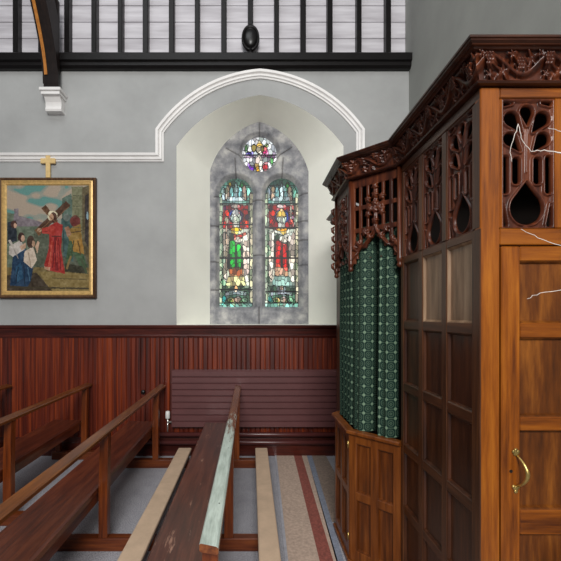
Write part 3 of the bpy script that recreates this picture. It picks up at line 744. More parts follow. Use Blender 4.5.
# ------------------------------------------------------------------ pews
def make_pew(label, xr, y0, y1, posts, worn=False, kneel=(.155, .285), seat_m=None, zr=.83):
    t = thing('pew', label, 'pew', (xr, (y0+y1)/2, 0), 'open-backed pews in rows')
    X = lambda v: xr+v
    bm = bmesh.new(); n0 = len(bm.verts)
    pr = [(-.065, zr-.004), (-.060, zr), (-.008, zr-.011), (-.001, zr-.017), (0, zr-.034), (-.006, zr-.039), (-.06, zr-.03), (-.065, zr-.025)]
    prism(bm, pr, lambda a, z: (X(a), y0, z), lambda a, z: (X(a), y1, z)); obj('top_rail', bm, rail_worn_glare if seat_m else pew_rail, t)
    bm = bmesh.new()
    pr = [(-.385, .405), (-.39, .43), (-.38, .442), (-.34, .44), (-.095, .436), (-.078, .43), (-.075, .40)]
    prism(bm, pr, lambda a, z: (X(a), y0+.05, z), lambda a, z: (X(a), y1-.11, z)); obj('seat', bm, seat_m or pew_seat, t)
    bm = bmesh.new(); box(bm, X(-.105), X(-.08), y0+.1, y1-.15, .33, .404, .004); obj('seat_rail', bm, pew_seat, t)
    for py in posts:
        bm = bmesh.new()
        pr = [(-.072, .09), (-.012, .09), (-.012, .45), (-.006, zr-.040), (-.06, zr-.031), (-.072, .45)]
        prism(bm, pr, lambda a, z: (X(a), py-.028, z), lambda a, z: (X(a), py+.028, z)); obj('post', bm, pew_post, t)
        bm = bmesh.new(); box(bm, X(-.36), X(-.31), py-.028, py+.028, .088, .404, .004); obj('leg', bm, pew_post, t)
        bm = bmesh.new(); box(bm, X(-.40), X(kneel[1]-.02), py-.034, py+.034, .0, .088, .005); obj('runner', bm, pew_run, t)
        bm = bmesh.new(); box(bm, X(kneel[0]+.02), X(kneel[0]+.06), py-.025, py+.025, .089, .138, .003); obj('kneeler_block', bm, pew_run, t)
    ky0, ky1 = y0+.25, 4.17
    kb = bmesh.new(); box(kb, X(kneel[0])+.004, X(kneel[1])-.004, ky0, ky1, .139, .162, .003); kn = obj('kneeler', kb, kneel_w, t)
    kb = bmesh.new(); box(kb, X(kneel[0]), X(kneel[1]), ky0-.003, ky1+.003, .163, .192, .010, 2); o = obj('pad', kb, kneel_m, kn); o['label'] = 'beige padded kneeler top'
    return t
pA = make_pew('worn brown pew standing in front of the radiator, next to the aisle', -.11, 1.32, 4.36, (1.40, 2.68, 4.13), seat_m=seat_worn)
for yy in (1.62, 2.3, 2.42):
    sb = bmesh.new(); tube(sb, [(-.135, yy, .817), (-.135, yy, .8225)], .006, 8); obj('screw', sb, knob_m, pA)
make_pew('varnished pew left of the radiator with its far post just beside the valve', -.965, 1.32, 4.42, (1.4, 2.68, 4.13), kneel=(.19, .33))
make_pew('pew below the painting, its near post cut by the left edge of the photo', -1.82, 1.32, 4.474, (1.6, 3.0, 4.37), kneel=(.18, .30), zr=.835)
make_pew('furthest left pew with only its far rail end and post in view', -2.71, 1.32, 4.42, (1.4, 2.68, 4.2), kneel=(.16, .29))

# ------------------------------------------------------------------ aisle carpet
ca = thing('aisle_carpet', 'beige aisle carpet with a russet stripe and a blue stripe beside the confessional', 'carpet', (.5, 3.3, 0))
YA, YB2 = 0.6, 4.455
def stripe(name, n0, n1, f0, f1, m, z=.006):
    ex = lambda a, b, y: a+(b-a)*(y-2.55)/1.9
    bm = bmesh.new()
    poly = [(ex(n0, f0, YA), YA), (ex(n1, f1, YA), YA), (ex(n1, f1, YB2), YB2), (ex(n0, f0, YB2), YB2)]
    prism(bm, poly, lambda x, y: (x, y, .0005), lambda x, y: (x, y, z)); return obj(name, bm, m, ca)
stripe('field', .243, .447, .291, .489, beige_carpet)['label'] = 'beige field'
stripe('stripe', .447, .536, .489, .580, red_carpet)['label'] = 'russet stripe'
stripe('field', .536, .555, .580, .638, beige_carpet)['label'] = 'narrow beige band'
stripe('stripe', .555, .605, .638, .695, blue_carpet)['label'] = 'slate blue stripe'
bm = bmesh.new(); e_ = lambda y: .605+.09*(y-2.55)/1.9
prism(bm, [(e_(YA), YA), (.855, YA), (.855, 2.262), (.855, 2.262), (.617, 2.512), (.617, 2.967), (.855, 3.212), (.855, YB2), (e_(YB2), YB2)][:3]+[(.617, 2.512), (e_(2.6), 2.512), (e_(2.6), 2.52)], lambda x, y: (x, y, .0005), lambda x, y: (x, y, .006)); obj('border', bm, shaded_taupe_carpet, ca)['label'] = 'carpet border in shaded taupe'
bm = bmesh.new(); prism(bm, [(.648, 3.03), (.855, 3.23), (.855, YB2), (e_(YB2), YB2), (e_(3.03), 3.03)], lambda x, y: (x, y, .0005), lambda x, y: (x, y, .006)); obj('border', bm, shaded_taupe_carpet, ca)['label'] = 'carpet border in shaded taupe'
st = bmesh.new(); ex = lambda a, b, y: a+(b-a)*(y-2.55)/1.9
poly = [(ex(.222, .272, YA), YA), (ex(.2425, .2905, YA), YA), (ex(.2425, .2905, YB2), YB2), (ex(.222, .272, YB2), YB2)]
prism(st, poly, lambda x, y: (x, y, .0005), lambda x, y: (x, y, .009))
tag(obj('edging_strip', st, strip_m, origin=(.25, 3.3, 0)), 'thin silver edging strip between grey carpet and beige aisle carpet', 'strip')

# ------------------------------------------------------------------ confessional
XF, Y0, Y1 = .875, 1.489, 2.275
XBAY, YB0, YB1, Y2, Y3 = .635, 2.524, 2.955, 3.204, 3.99
ZC = 2.474
conf = thing('confessional', 'carved oak confessional with pierced tracery and a projecting bay, against the right wall', 'confessional', (1.35, 2.7, 0))
XW = XR-.003
def boxes(name, L, mat, parent=conf, bev=.004):
    bm = bmesh.new()
    for b in L: box(bm, *b, bev)
    return obj(name, bm, mat, parent)
def local_boxes(name, fr, L, mat, parent=conf, bev=.004):
    f, o, u, up, n = fr; r = None
    for (u0, u1, z0, z1, d0, d1) in L:
        bm = bmesh.new(); obox(bm, o, u, n, up, u0, u1, d0, d1, z0, z1, bev)
        bmesh.ops.recalc_face_normals(bm, faces=bm.faces); x = obj(name, bm, mat, parent); r = r or x
    return r
def panelling(fr, us, zs, su, rz, m_stile, m_rail, m_panel, parent=conf, thick=.03, rec=.016, ulen=None, mould=.010, panel_mats={}):
    """us: panel (u0,u1) list, zs: panel (z0,z1) list; su/rz: outer bounds. frame + one panel mesh per field, moulded edges"""
    f, o, u, up, n = fr
    # stiles
    edges = [su[0]]+[e for p in us for e in p]+[su[1]]
    L = [(edges[i], edges[i+1], rz[0], rz[1], -thick, 0) for i in range(0, len(edges), 2)]
    local_boxes('stile', fr, L, m_stile, parent, .002)
    ze = [rz[0]]+[e for p in zs for e in p]+[rz[1]]
    L = []
    for i in range(0, len(ze), 2):
        for p in us: L.append((p[0]-.0015, p[1]+.0015, ze[i], ze[i+1], -thick, -.0012))
    local_boxes('rail', fr, L, m_rail, parent, .002)
    for p in us:
        for z in zs:
            bm = bmesh.new()
            r0 = [f(p[0]-.001, z[0]-.001, -.003), f(p[1]+.001, z[0]-.001, -.003), f(p[1]+.001, z[1]+.001, -.003), f(p[0]-.001, z[1]+.001, -.003)]
            m = mould
            def ring(m, y): return [f(p[0]+m, z[0]+m, y), f(p[1]-m, z[0]+m, y), f(p[1]-m, z[1]-m, y), f(p[0]+m, z[1]-m, y)]
            rings = [[bm.verts.new(c) for c in r] for r in (r0, ring(m*.45, -.006), ring(m, -rec), )]
            for a, b in zip(rings, rings[1:]):
                for k in range(4): bm.faces.new((a[k], a[(k+1) % 4], b[(k+1) % 4], b[k]))
            bm.faces.new(rings[-1])
            bk = [bm.verts.new(c) for c in ring(-.001, -thick+.004)]; bm.faces.new(bk[::-1])
            for k in range(4): bm.faces.new((bk[k], bk[(k+1) % 4], rings[0][(k+1) % 4], rings[0][k]))
            bmesh.ops.recalc_face_normals(bm, faces=bm.faces)
            obj('panel', bm, panel_mats.get((us.index(p), zs.index(z)), m_panel), parent)
# tracery panel -----------------------------------------------------
TW, TH = .200, .494
def trac(x, z):
    sx, sz = TW/190, TH/457
    P = lambda a, b: (a*sx, TH-b*sz)
    d = sd_drop(x, z, P(95, 292), P(95, 385), 58*sx)
    drops = [(P(97, 88), P(95, 42), 22*sx), (P(74, 112), P(38, 66), 24*sx), (P(118, 112), P(152, 66), 24*sx), (P(70, 180), P(34, 138), 22*sx), (P(122, 180), P(154, 138), 22*sx)]
    for t, c, r in drops: d = np.minimum(d, sd_drop(x, z, t, c, r))
    # slots beside the stem, bounded by the curved ribs
    for s in (0, 1):
        xm = np.where(np.ones_like(x, bool), (TW-x) if s else x, x)
        a = sd_box(xm, z, 6*sx, 25*sx, TH-330*sz, TH-200*sz, 7*sx)
        b = sd_box(xm, z, 45*sx, 68*sx, TH-296*sz, TH-206*sz, 9*sx)
        c = sd_drop(xm, z, P(6, 372), P(13, 442), 8*sx)
        d = np.minimum(d, np.minimum(a, np.minimum(b, c)))
        d = np.minimum(d, sd_drop(xm, z, P(40, 10), P(11, 12), 6*sx))
    # carved surface: hollow next to each hole, raised bead further out
    hgt = -.011*np.clip(1-d/.0062, 0, 1)-.009*np.clip((d-.0092)/.003, 0, 1)
    eb = np.minimum(np.minimum(x, TW-x), np.minimum(z, TH-z))
    hgt = np.where(eb < .005, .004, hgt)
    # main stem ridges
    st = np.minimum(sd_seg(x, z, P(95, 255), P(97, 95)), 9)
    hgt = np.where(d > .006, hgt+.006*np.exp(-(st/.003)**2), hgt)
    return hgt, d
def tracery(fr3, u0, z0, label=None):
    f = fr3[0]
    o = obj('tracery_panel', relief(TW, TH, .0021, trac, lambda x, z, y: f(u0+x, z0+z, y-.010), .005), carve_m, conf, True)
    return o
ZR0, ZR1 = 1.937, 2.431
FR = frame3((XF, Y0, 0), (1, 0, 0))                       # front, n = -y
SD = frame3((XF, Y1, 0), (0, -1, 0))                      # side, n = -x ; u runs from far to near
assert abs(FR[4].y+1) < 1e-6 and abs(SD[4].x+1) < 1e-6
LS = Y1-Y0
su = lambda y: Y1-y
# --- front (faces the viewer)
FW = XW-XF
tr_u = [.088, .345, .602]
local_boxes('front_stile', FR, [(.0008, .076, 0, ZC, -.04, 0)], oak_v)
L = [(.0765, FW, ZR1+.002, ZC, -.04, -.001), (.0765, FW, 1.872, ZR0-.002, -.04, -.001)]
local_boxes('front_rail', FR, L, oak_h)
ed = [.0765]+[e for t in tr_u for e in (t, t+TW)]+[FW]
local_boxes('muntin', FR, [(ed[i], ed[i+1], ZR0-.0015, ZR1+.0015, -.04, -.001) for i in range(0, len(ed), 2)], oak_v)
for t in tr_u: tracery(FR, t, ZR0)
# door
door = 'x'
dr = bpy.data.objects.new('door', None)
u0, u1 = .080, .70
dz = lambda py: H+(VY-py)/262.
DO = thing('tmp', 'x', 'x', (0, 0, 0)); bpy.data.objects.remove(DO)
door = local_boxes('door', FR, [(u0+.01, u1-.01, .035, 1.86, -.034, -.024)], oakp)
local_boxes('door_stile', FR, [(u0, u0+.072, .03, 1.866, -.034, .002), (u1-.072, u1, .03, 1.866, -.034, .002)], oak_v, door); door['label'] = 'tall oak panelled door'
zr = [(1.866, dz(261)), (dz(323), dz(338)), (dz(417), dz(431)), (dz(510), dz(535)), (.46, .36), (.15, .03)]
local_boxes('door_rail', FR, [(u0+.0725, u1-.0725, b, a, -.034, .001) for a, b in zr], oak_h, door)
for (a, b), (c, d2) in zip(zr, zr[1:]):
    um = (u0+u1)/2+.02
    for p0, p1 in ((u0+.0725, u1-.0725),):
        bm = bmesh.new(); f = FR[0]; z_0, z_1 = c, b
        def ring(m, y): return [f(p0+m, z_0+m, y), f(p1-m, z_0+m, y), f(p1-m, z_1-m, y), f(p0+m, z_1-m, y)]
        rings = [[bm.verts.new(c_) for c_ in r] for r in (ring(-.001, -.002), ring(.004, -.008), ring(.009, -.020))]
        for a_, b_ in zip(rings, rings[1:]):
            for k in range(4): bm.faces.new((a_[k], a_[(k+1) % 4], b_[(k+1) % 4], b_[k]))
        bm.faces.new(rings[-1]); bmesh.ops.recalc_face_normals(bm, faces=bm.faces)
        obj('door_panel', bm, oakp, door)
bpy.data.objects.remove(dr)
local_boxes('front_stile', FR, [(.704, FW, 0, 1.8715, -.04, 0)], oak_v)
local_boxes('door_sill', FR, [(.0765, .7035, 0, .027, -.04, -.002)], oak_h)
# door pull
hx = XF+.152-.036; 
f = FR[0]; uh = (515-480)/262.
zt_, zb_ = dz(452), dz(489)
hb = bmesh.new()
pts = []
for i in range(13):
    t = i/12; pts.append(f(uh+.004+.012*math.sin(math.pi*t), zt_-.012-(zt_-zb_-.024)*t, .004+.040*math.sin(math.pi*t)**.7))
tube(hb, pts, [.0042+.004*math.sin(math.pi*i/12)**2 for i in range(13)], 10)
hd = obj('door_pull', hb, brass_m, door, True); hd['label'] = 'curved brass pull handle'
for zc_ in (zt_-.004, zb_+.004):
    bm = bmesh.new()
    for dx_, dz_, r_ in ((0, .0, .0105), (-.008, .006, .007), (.008, .006, .007), (0, .012 if zc_ > 1.0 else -.012, .0075)):
        p = f(uh+dx_, zc_+dz_, .0025); tube(bm, [p, p+FR[4]*.003, p+FR[4]*.0045], [r_, r_, r_*.5], 12)
    obj('rosette', bm, brass_m, hd, True)
p = f(uh-.018, dz(471), .0025); obj('keyhole', tube(bmesh.new(), [p, p+FR[4]*.002], .006, 10), knob_m, door)
# --- side (panelling in the shaded oak tones, faces the pews)
cols = [(su(2.228), su(2.060)), (su(1.997), su(1.806)), (su(1.750), su(1.552))]
cols = [(.047, .235), (.283, .483), (.529, .729)]
cols[0] = (.035, .235)
rows = [(.16, .468), (.512, .820), (.866, 1.172), (1.217, 1.527), (1.572, 1.902)]
panelling(SD, cols, rows, (.0, LS-.001), (0, 1.936), side_v, side_h, side_p, rec=.016, panel_mats={(2, 4): pale_p, (1, 4): pale_p})
ed = [0]+[e for c in cols for e in c]+[LS-.001]
local_boxes('muntin', SD, [(ed[i], ed[i+1], ZR0, ZR1, -.03, 0) for i in range(0, len(ed), 2)], side_v)
local_boxes('side_rail', SD, [(0, LS-.001, ZR1+.001, ZC, -.03, -.0005)], side_h)
for c in cols: tracery(SD, (c[0]+c[1])/2-TW/2, ZR0)
# --- bay
A0, A1 = Vector((XBAY, YB0, 0)), Vector((XF, Y1, 0))
AL = (A1-A0).length
AN = frame3(A0, (A1-A0))                                  # angled face: u from outer corner to the side face
LF = frame3((XBAY, YB1, 0), (0, -1, 0)); LL = YB1-YB0     # left face, u far->near
AN2 = frame3((XF, Y2, 0), (XBAY-XF, YB1-Y2, 0))
ZLG = .84
m_ = .016
def bay_lower(fr, L, name):
    w = (L-.048*2-.05)/2
    us = [(.05, .05+w), (.05+w+.046, L-.05)]
    zs = [(.10, .425), (.475, .785)]
    return us, zs
us, zs = bay_lower(AN, AL, '')
panelling(AN, us, zs, (.002, AL-.002), (.03, ZLG-.001), bay_v, bay_v, bay_p, rec=.019, thick=.028)
# left face = half door with hinges
us, zs = bay_lower(LF, LL, '')
hdm = local_boxes('half_door', LF, [(.003, .008, .03, ZLG-.001, -.026, -.004)], bay_v)
panelling(LF, us, zs, (.008, LL-.004), (.03, ZLG-.001), bay_v, bay_v, bay_p, hdm, rec=.019, thick=.028)
for z in (.765, .17):
    bm = bmesh.new(); p = LF[0](LL-.012, z, .003)
    tube(bm, [p-Vector((0, 0, .022)), p+Vector((0, 0, .022))], .005, 10); hg = obj('hinge', bm, brass_m, hdm, True); hg['label'] = 'brass hinge of the half door'
us, zs = bay_lower(AN2, AL, '')
panelling(AN2, us, zs, (.002, AL-.002), (.03, ZLG-.001), bay_v, bay_v, bay_p, rec=.019, thick=.028)
bay_path = [(XF, Y1), (XBAY, YB0), (XBAY, YB1), (XF, Y2)]
def plan_sweep(name, path, prof, mat, parent=conf):
    bm = bmesh.new(); sweep2d(bm, path, prof, lambda x, y, h: (x, y, h)); return obj(name, bm, mat, parent)
# left-hand normal of each path must point outwards
def outw(path):  # orient so that offset_poly(+) goes outwards
    return path
rev = bay_path[::-1]
chk = offset_poly(rev, .1)[1]
bp = rev if chk[0] < XBAY else bay_path
plan_sweep('ledge', bp, [(-.03, ZLG), (.012, ZLG), (.022, ZLG+.006), (.022, ZLG+.02), (.016, ZLG+.026), (-.03, ZLG+.026)], bay_v)
plan_sweep('plinth', bp, [(-.03, 0), (.012, 0), (.012, .026), (.004, .029), (-.03, .029)], bay_v)
# pierced upper screens
def screen(L):
    Z0s = 1.935; Hs = ZC-Z0s
    def fn(x, z):
        Z = z+Z0s; u = x/L; d = np.full_like(x, 9.)
        # ogee arch line
        t = np.clip(np.abs(u-.5)/.5, 0, 1)
        arch = 2.155-.215*(t**.62)*(.9+.1*t)
        band = .030
        for a, b in ((.09, .18), (.23, .33), (.375, .462), (.538, .625), (.67, .77), (.82, .91)):
            for z_0, z_1 in ((2.30, 2.42), (2.158, 2.275), (2.05, 2.132)):
                bxd = sd_box(x, z, a*L, b*L, z_0-Z0s, z_1-Z0s, .006)
                d = np.minimum(d, np.maximum(bxd, (arch+band-Z)*.75))
        # trefoil opening under the arch
        op = np.minimum(sd_circle(x, Z, (.5*L, 2.02), .062), np.minimum(sd_circle(x, Z, (.27*L, 1.985), .044), sd_circle(x, Z, (.73*L, 1.985), .044)))
        op = np.minimum(op, sd_drop(x, Z, (.5*L, 2.118), (.5*L, 2.03), .05))
        op = np.minimum(op, sd_box(x, Z, .10*L, .90*L, 1.80, 1.965))
        d = np.minimum(d, op)
        hgt = -.010*np.exp(-(np.maximum(d, 0)/.004)**1.5)
        hgt += .014*np.exp(-((Z-arch-.010)/.009)**2)
        bl = []
        for s in (-1, 1):
            for k, (uu, zz) in enumerate(((.11, 2.095), (.2, 2.125), (.09, 2.265), (.135, 2.33), (.33, 2.06), (.40, 2.035), (.13, 2.235))): bl.append((.5+s*uu, zz))
        bl += [(.5, 2.40), (.5, 2.35), (.5, 2.30), (.5, 2.255), (.5, 2.19)]
        for uu, zz in bl:
            c = np.hypot(x-uu*L, Z-zz)
            lob = 1+.25*np.cos(5*np.arctan2(Z-zz, x-uu*L)+zz*40)
            d = np.maximum(d, (.019*lob-c)); hgt = np.maximum(hgt, .020*np.sqrt(np.clip(1-(c/(.021*lob))**2, 0, 1))-.002)
        stem = np.abs(x-.5*L)
        d = np.where((Z > 2.15) & (Z < 2.41), np.maximum(d, .009-stem), d)
        hgt = np.where((Z > 2.15) & (Z < 2.41), np.maximum(hgt, .012*np.clip(1-stem/.01, 0, 1)), hgt)
        return hgt, d
    return fn, Hs
for fr_, L in ((AN, AL), (LF, LL)):
    fn, Hs = screen(L); f = fr_[0]
    obj('pierced_screen', relief(L-.004, Hs, .0034, fn, lambda x, z, y, f=f: f(x+.002, z+1.935, y-.012), .016), carve_m, conf, True)
fn, Hs = screen(AL)
local_boxes('back_screen', AN2, [(.002, AL-.002, 1.935, ZC, -.02, -.004)], carve_m)
for (x, y) in ((XBAY+.012, YB0+.006), (XBAY+.012, YB1-.006), (XF-.006, Y1+.004), (XF-.006, Y2-.004)):
    bm = bmesh.new(); lathe(bm, x, y, [(.004, 1.885), (.014, 1.89), (.018, 1.902), (.012, 1.914), (.015, 1.92), (.02, 1.932), (.018, 1.945), (.014, 1.965), (.014, ZC-.001)], 12)
    obj('pendant_post', bm, carve_m, conf, True)
# carved leaf boss strip down the left screen's outer posts
for (yy) in (YB1-.03,):
    bm = bmesh.new()
    for k in range(7):
        p = Vector((XBAY-.008, yy+.006*(-1)**k, 1.97+k*.068)); tube(bm, [p-Vector((0, 0, .03)), p-Vector((.014, 0, .008)), p+Vector((-.016, 0, .012)), p+Vector((0, 0, .03))], [.003, .011, .012, .003], 8)
    obj('leaf_strip', bm, carve_m, conf, True)
# --- cornice: mouldings and carved vine frieze
cpath = [(XW, Y0), (XF, Y0), (XF, Y1), (XBAY, YB0), (XBAY, YB1), (XF, Y2), (XF, Y3), (XW, Y3)]
if offset_poly(cpath, .1)[1][0] > XF: cpath = cpath[::-1]
plan_sweep('cornice_bead', cpath, [(-.03, ZC+.001), (.012, ZC+.001), (.022, ZC+.003), (.026, ZC+.008), (.022, ZC+.014), (.012, ZC+.016), (-.03, ZC+.016)], corn_m)
plan_sweep('cornice_moulding', cpath, [(-.03, 2.583), (.054, 2.583), (.060, 2.587), (.070, 2.589), (.069, 2.592), (.080, 2.598), (.082, 2.602), (.088, 2.604), (.089, 2.611), (.085, 2.613), (-.03, 2.613)], corn_m)
vz0, vz1 = ZC+.0165, 2.5825
def vine(s, v):
    """height of the carved vine at running length s (m) and level v (m) above the bead"""
    per = .21; hh = vz1-vz0; vv = v/hh; h = np.zeros_like(s)
    sv = .5+.30*np.sin(2*math.pi*s/per)
    sl = .30*2*math.pi/per*np.cos(2*math.pi*s/per)*hh
    ds = np.abs(vv-sv)*hh/np.sqrt(1+sl**2)
    h = np.maximum(h, .022*np.sqrt(np.clip(1-(ds/.010)**2, 0, 1)))
    def local(x0, k0=0): return (np.mod(s-x0+per/2, per)-per/2)
    for x0, v0, R, ang in ((.02, .34, .042, .5), (.125, .70, .040, 2.6), (.175, .36, .027, 1.2), (.07, .24, .022, -.6), (.19, .86, .024, .2), (.085, .90, .020, 1.9)):
        x = local(x0); y = (vv-v0)*hh; th = np.arctan2(y, x)-ang; r = np.hypot(x, y)
        rr = R*(.66+.26*np.cos(5*th)+.08*np.cos(10*th)); q_ = r/np.maximum(rr, 1e-4)
        leaf = .024*np.clip(1-q_**3, 0, 1)*(.62+.38*np.abs(np.cos(2.5*th)))*(.45+.75*np.minimum(r/R, 1))
        h = np.maximum(h, leaf)
    for x0, v0 in ((.055, .62), (.155, .46)):
        for i in range(-1, 2):
            for j in range(-1, 3):
                x = local(x0+i*.0105+(j % 2)*.005); y = (vv-v0)*hh-j*.0095; r = np.hypot(x, y)
                h = np.maximum(h, .016+.012*np.sqrt(np.clip(1-(r/.0062)**2, 0, 1)) if False else np.where(r < .0062, .017+.012*np.sqrt(np.clip(1-(r/.0062)**2, 0, 1)), h))
    return h
runlen = 0.
for i in range(len(cpath)-1):
    a, b = np.array(cpath[i]), np.array(cpath[i+1]); ln = np.linalg.norm(b-a)
    hidden = max(a[1], b[1]) > 3.0 and i not in (0,)
    if max(a[1], b[1]) > 3.05: st_ = .02
    else: st_ = .0032
    nu, nv = int(ln/st_)+2, max(3, int((vz1-vz0)/min(st_, .01)))
    T, V = np.meshgrid(np.linspace(0, 1, nu), np.linspace(0, 1, nv), indexing='ij')
    Hh = vine(runlen+T*ln, V*(vz1-vz0))
    base = .010+.030*V**2.2
    O = base+Hh*(.75+.5*V)*np.where((V < .03) | (V > .97), .3, 1)
    def corner(k, o):
        # mitre direction at path vertex k
        P = offset_poly(cpath, 1.)[k]; return np.array(cpath[k])[:, None, None]+(P-np.array(cpath[k]))[:, None, None]*o[None]
    A_, B_ = corner(i, O), corner(i+1, O)
    XY = A_*(1-T)+B_*T
    bm = bmesh.new(); vs = [[bm.verts.new((float(XY[0, p, r]), float(XY[1, p, r]), float(vz0+V[p, r]*(vz1-vz0)))) for r in range(nv)] for p in range(nu)]
    for p in range(nu-1):
        for r in range(nv-1): bm.faces.new((vs[p][r], vs[p+1][r], vs[p+1][r+1], vs[p][r+1]))
    bmesh.ops.recalc_face_normals(bm, faces=bm.faces)
    # face outwards
    nrm = np.array((-(b-a)[1], (b-a)[0]))/ln
    bm.faces.ensure_lookup_table(); avg = sum((f_.normal for f_ in bm.faces), Vector((0, 0, 0)))
    if avg.x*nrm[0]+avg.y*nrm[1] < 0: bmesh.ops.reverse_faces(bm, faces=bm.faces[:])
    obj('vine_frieze', bm, carve_m, conf, True); runlen += ln
# --- carcass, partitions, roof board (dark inside)
ins = .045
bm = bmesh.new()
box(bm, XF+ins, XW, Y1-.02, Y1, .0, ZC-.01); box(bm, XF+ins, XW, Y2, Y2+.02, 0, ZC-.01)
box(bm, XF+ins+.0, XF+ins+.012, Y1+.001, Y2-.001, .0, ZC-.01)
obj('partition', bm, inner_m, conf)
bm = bmesh.new()
poly = [(XW, Y0+.045), (XF+.035, Y0+.045), (XF+.035, Y1+.02), (XBAY+.035, YB0+.02), (XBAY+.035, YB1-.02), (XF+.035, Y2-.02), (XF+.035, Y3-.03), (XW, Y3-.03)]
prism(bm, poly, lambda x, y: (x, y, ZC+.03), lambda x, y: (x, y, ZC+.05)); obj('roof_board', bm, inner_m, conf)
bm = bmesh.new(); box(bm, XF, XF+.03, Y2+.002, Y3, 0, ZC-.001); box(bm, XF+.031, XW, Y3-.03, Y3, 0, ZC-.001); obj('far_side', bm, side_v, conf)
# --- curtain
cu = bmesh.new()
cp = [np.array(p) for p in ((XBAY+.045, YB1-.035), (XBAY+.045, YB0+.045), (XF+.012, Y1+.062))]
seg = [np.linalg.norm(cp[1]-cp[0]), np.linalg.norm(cp[2]-cp[1])]; tot = sum(seg)
nu, nv = 260, 40
uvl = cu.loops.layers.uv.new('UVMap')
def cpos(s):
    # rounded corner
    def lin(s):
        s = min(max(s, 0), tot)
        return cp[0]+(cp[1]-cp[0])*s/seg[0] if s < seg[0] else cp[1]+(cp[2]-cp[1])*(s-seg[0])/seg[1]
    return sum(lin(s+k*.012) for k in (-2, -1, 0, 1, 2))/5
rows_ = []; arc = [0.]
zt2, zb2 = 2.17, ZLG+.029
grid = []
for i in range(nu+1):
    s = tot*i/nu; p = cpos(s); q2 = cpos(min(s+.004, tot)); q1 = cpos(max(s-.004, 0)); d_ = (q2-q1)/np.linalg.norm(q2-q1); nn = np.array((-d_[1], d_[0]))
    if nn[0] > 0: nn = -nn
    col = []
    for j in range(nv+1):
        t = j/nv
        if s < seg[0]: w = .016*math.sin(2*math.pi*s/.085)
        else:
            e = (s-seg[0])/seg[1]
            w = .062*(1-math.exp(-(abs(math.sin(math.pi*(e*2.0+.03)))/.32)**1.3))-.03-.085*math.exp(-((e-.47)/.085)**2)+.006*math.sin(2*math.pi*e*5+1)
        w *= .75+.4*t; w += .006*math.sin(3*t+s*9)
        pp = p+nn*w; col.append(cu.verts.new((pp[0], pp[1], zt2+(zb2-zt2)*t)))
    grid.append(col)
    if i: arc.append(arc[-1]+(grid[i][nv//2].co-grid[i-1][nv//2].co).length)
for i in range(nu):
    for j in range(nv):
        fc = cu.faces.new((grid[i][j], grid[i+1][j], grid[i+1][j+1], grid[i][j+1]))
        for lp, (ii, jj) in zip(fc.loops, ((i, j), (i+1, j), (i+1, j+1), (i, j+1))):
            lp[uvl].uv = (arc[ii]/.052, (zt2-zb2)*(1-jj/nv)/.057)
bmesh.ops.recalc_face_normals(cu, faces=cu.faces)
tag(obj('curtain', cu, curtain_m, None, True, origin=(XBAY+.1, YB0, zb2)), 'green patterned curtain hanging in the confessional bay', 'curtain')

# ------------------------------------------------------------------ twigs in a pot right of the frame
tw = thing('twig_arrangement', 'pale curly dried twigs reaching in front of the confessional door', 'twigs', (1.38, 1.22, 0))
obj('pot', lathe(bmesh.new(), 1.38, 1.22, [(.05, 0), (.09, .02), (.11, .2), (.085, .42), (.05, .55), (.058, .6), (.05, .6), (.04, .56)], 24), vase_m, tw, True)
def tp(px, py, y): return Vector(((px-VX)*y/F, y, H+(VY-py)*y/F))
def twig(pts, r=.0017):
    ps = [Vector(p) for p in pts]; out = []; rs = []
    for i in range(len(ps)-1):
        for k in range(4):
            t = k/4; p = ps[i].lerp(ps[i+1], t)+Vector((random.uniform(-1, 1), random.uniform(-1, 1), random.uniform(-1, 1)))*.0022*(k > 0); out.append(p)
    out.append(ps[-1]); n = len(out)
    return tube(bmesh.new(), out, [r*(2.2-1.75*min(1, (i/n)*1.5)) if i < n*.4 else r*(1.1-.7*i/n) for i in range(n)], 6)
mouth = Vector((1.38, 1.22, .58))
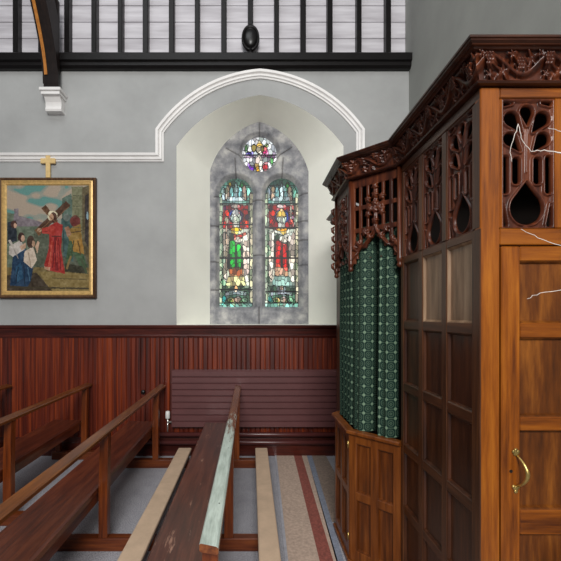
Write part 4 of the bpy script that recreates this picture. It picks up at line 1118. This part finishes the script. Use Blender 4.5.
for pts in ([mouth, (1.36, 1.22, 1.3), (1.30, 1.22, 1.85), (1.12, 1.22, 2.08), tp(561, 153, 1.22), tp(544, 150, 1.21), tp(531, 151.5, 1.21), tp(521, 138, 1.2), tp(518, 124, 1.2), tp(514, 137, 1.19), tp(510, 153, 1.19), tp(512, 162, 1.19)],
            [mouth, (1.40, 1.23, 1.4), (1.28, 1.23, 1.98), tp(590, 140, 1.23), tp(561, 131.5, 1.23), tp(548, 128, 1.23)],
            [mouth, (1.37, 1.21, 1.2), (1.2, 1.21, 1.72), tp(590, 252, 1.21), tp(561, 245.5, 1.21), tp(538, 238, 1.21), tp(521, 229, 1.21)],
            [mouth, (1.36, 1.2, 1.0), (1.2, 1.2, 1.5), tp(585, 284, 1.2), tp(561, 290, 1.2), tp(540, 293, 1.2), tp(527, 299, 1.2)]):
    obj('twig', twig(pts), twig_m, tw, True)

# ------------------------------------------------------------------ camera, light
cam = bpy.data.cameras.new('camera'); co = bpy.data.objects.new('camera', cam); C.objects.link(co)
co.location = (0, 0, H); co.rotation_euler = (math.pi/2, 0, 0)
cam.sensor_width = 36; cam.lens = 36*F/561; cam.shift_x = (280.5-VX)/561; cam.shift_y = (VY-280.5)/561; cam.clip_start = .02
bpy.context.scene.camera = co
w = bpy.data.worlds.new('world'); bpy.context.scene.world = w; w.use_nodes = True
bg = w.node_tree.nodes['Background']; bg.inputs[0].default_value = (.93, .96, 1, 1); bg.inputs[1].default_value = .15
def area(name, loc, target, sx, sy, power, col=(1, 1, 1)):
    l = bpy.data.lights.new(name, 'AREA'); l.shape = 'RECTANGLE'; l.size = sx; l.size_y = sy; l.energy = power; l.color = col
    o = bpy.data.objects.new(name, l); C.objects.link(o); o.location = loc
    o.rotation_euler = (Vector(target)-Vector(loc)).to_track_quat('-Z', 'Y').to_euler(); return o
area('nave_window_light', (.1, -4.0, 4.6), (.1, 4, 1.9), 2.4, 2.2, 555, (1, .98, .95))
area('clerestory_light', (-1.5, 1.0, 7.5), (-.6, 3.6, 1.5), 4, 2.5, 90, (.95, .98, 1))
sc = bpy.context.scene
sc.view_settings.view_transform = 'Standard'; sc.view_settings.look = 'None'; sc.view_settings.gamma = 1; sc.view_settings.exposure = 0.0
sc.view_settings.use_curve_mapping = False
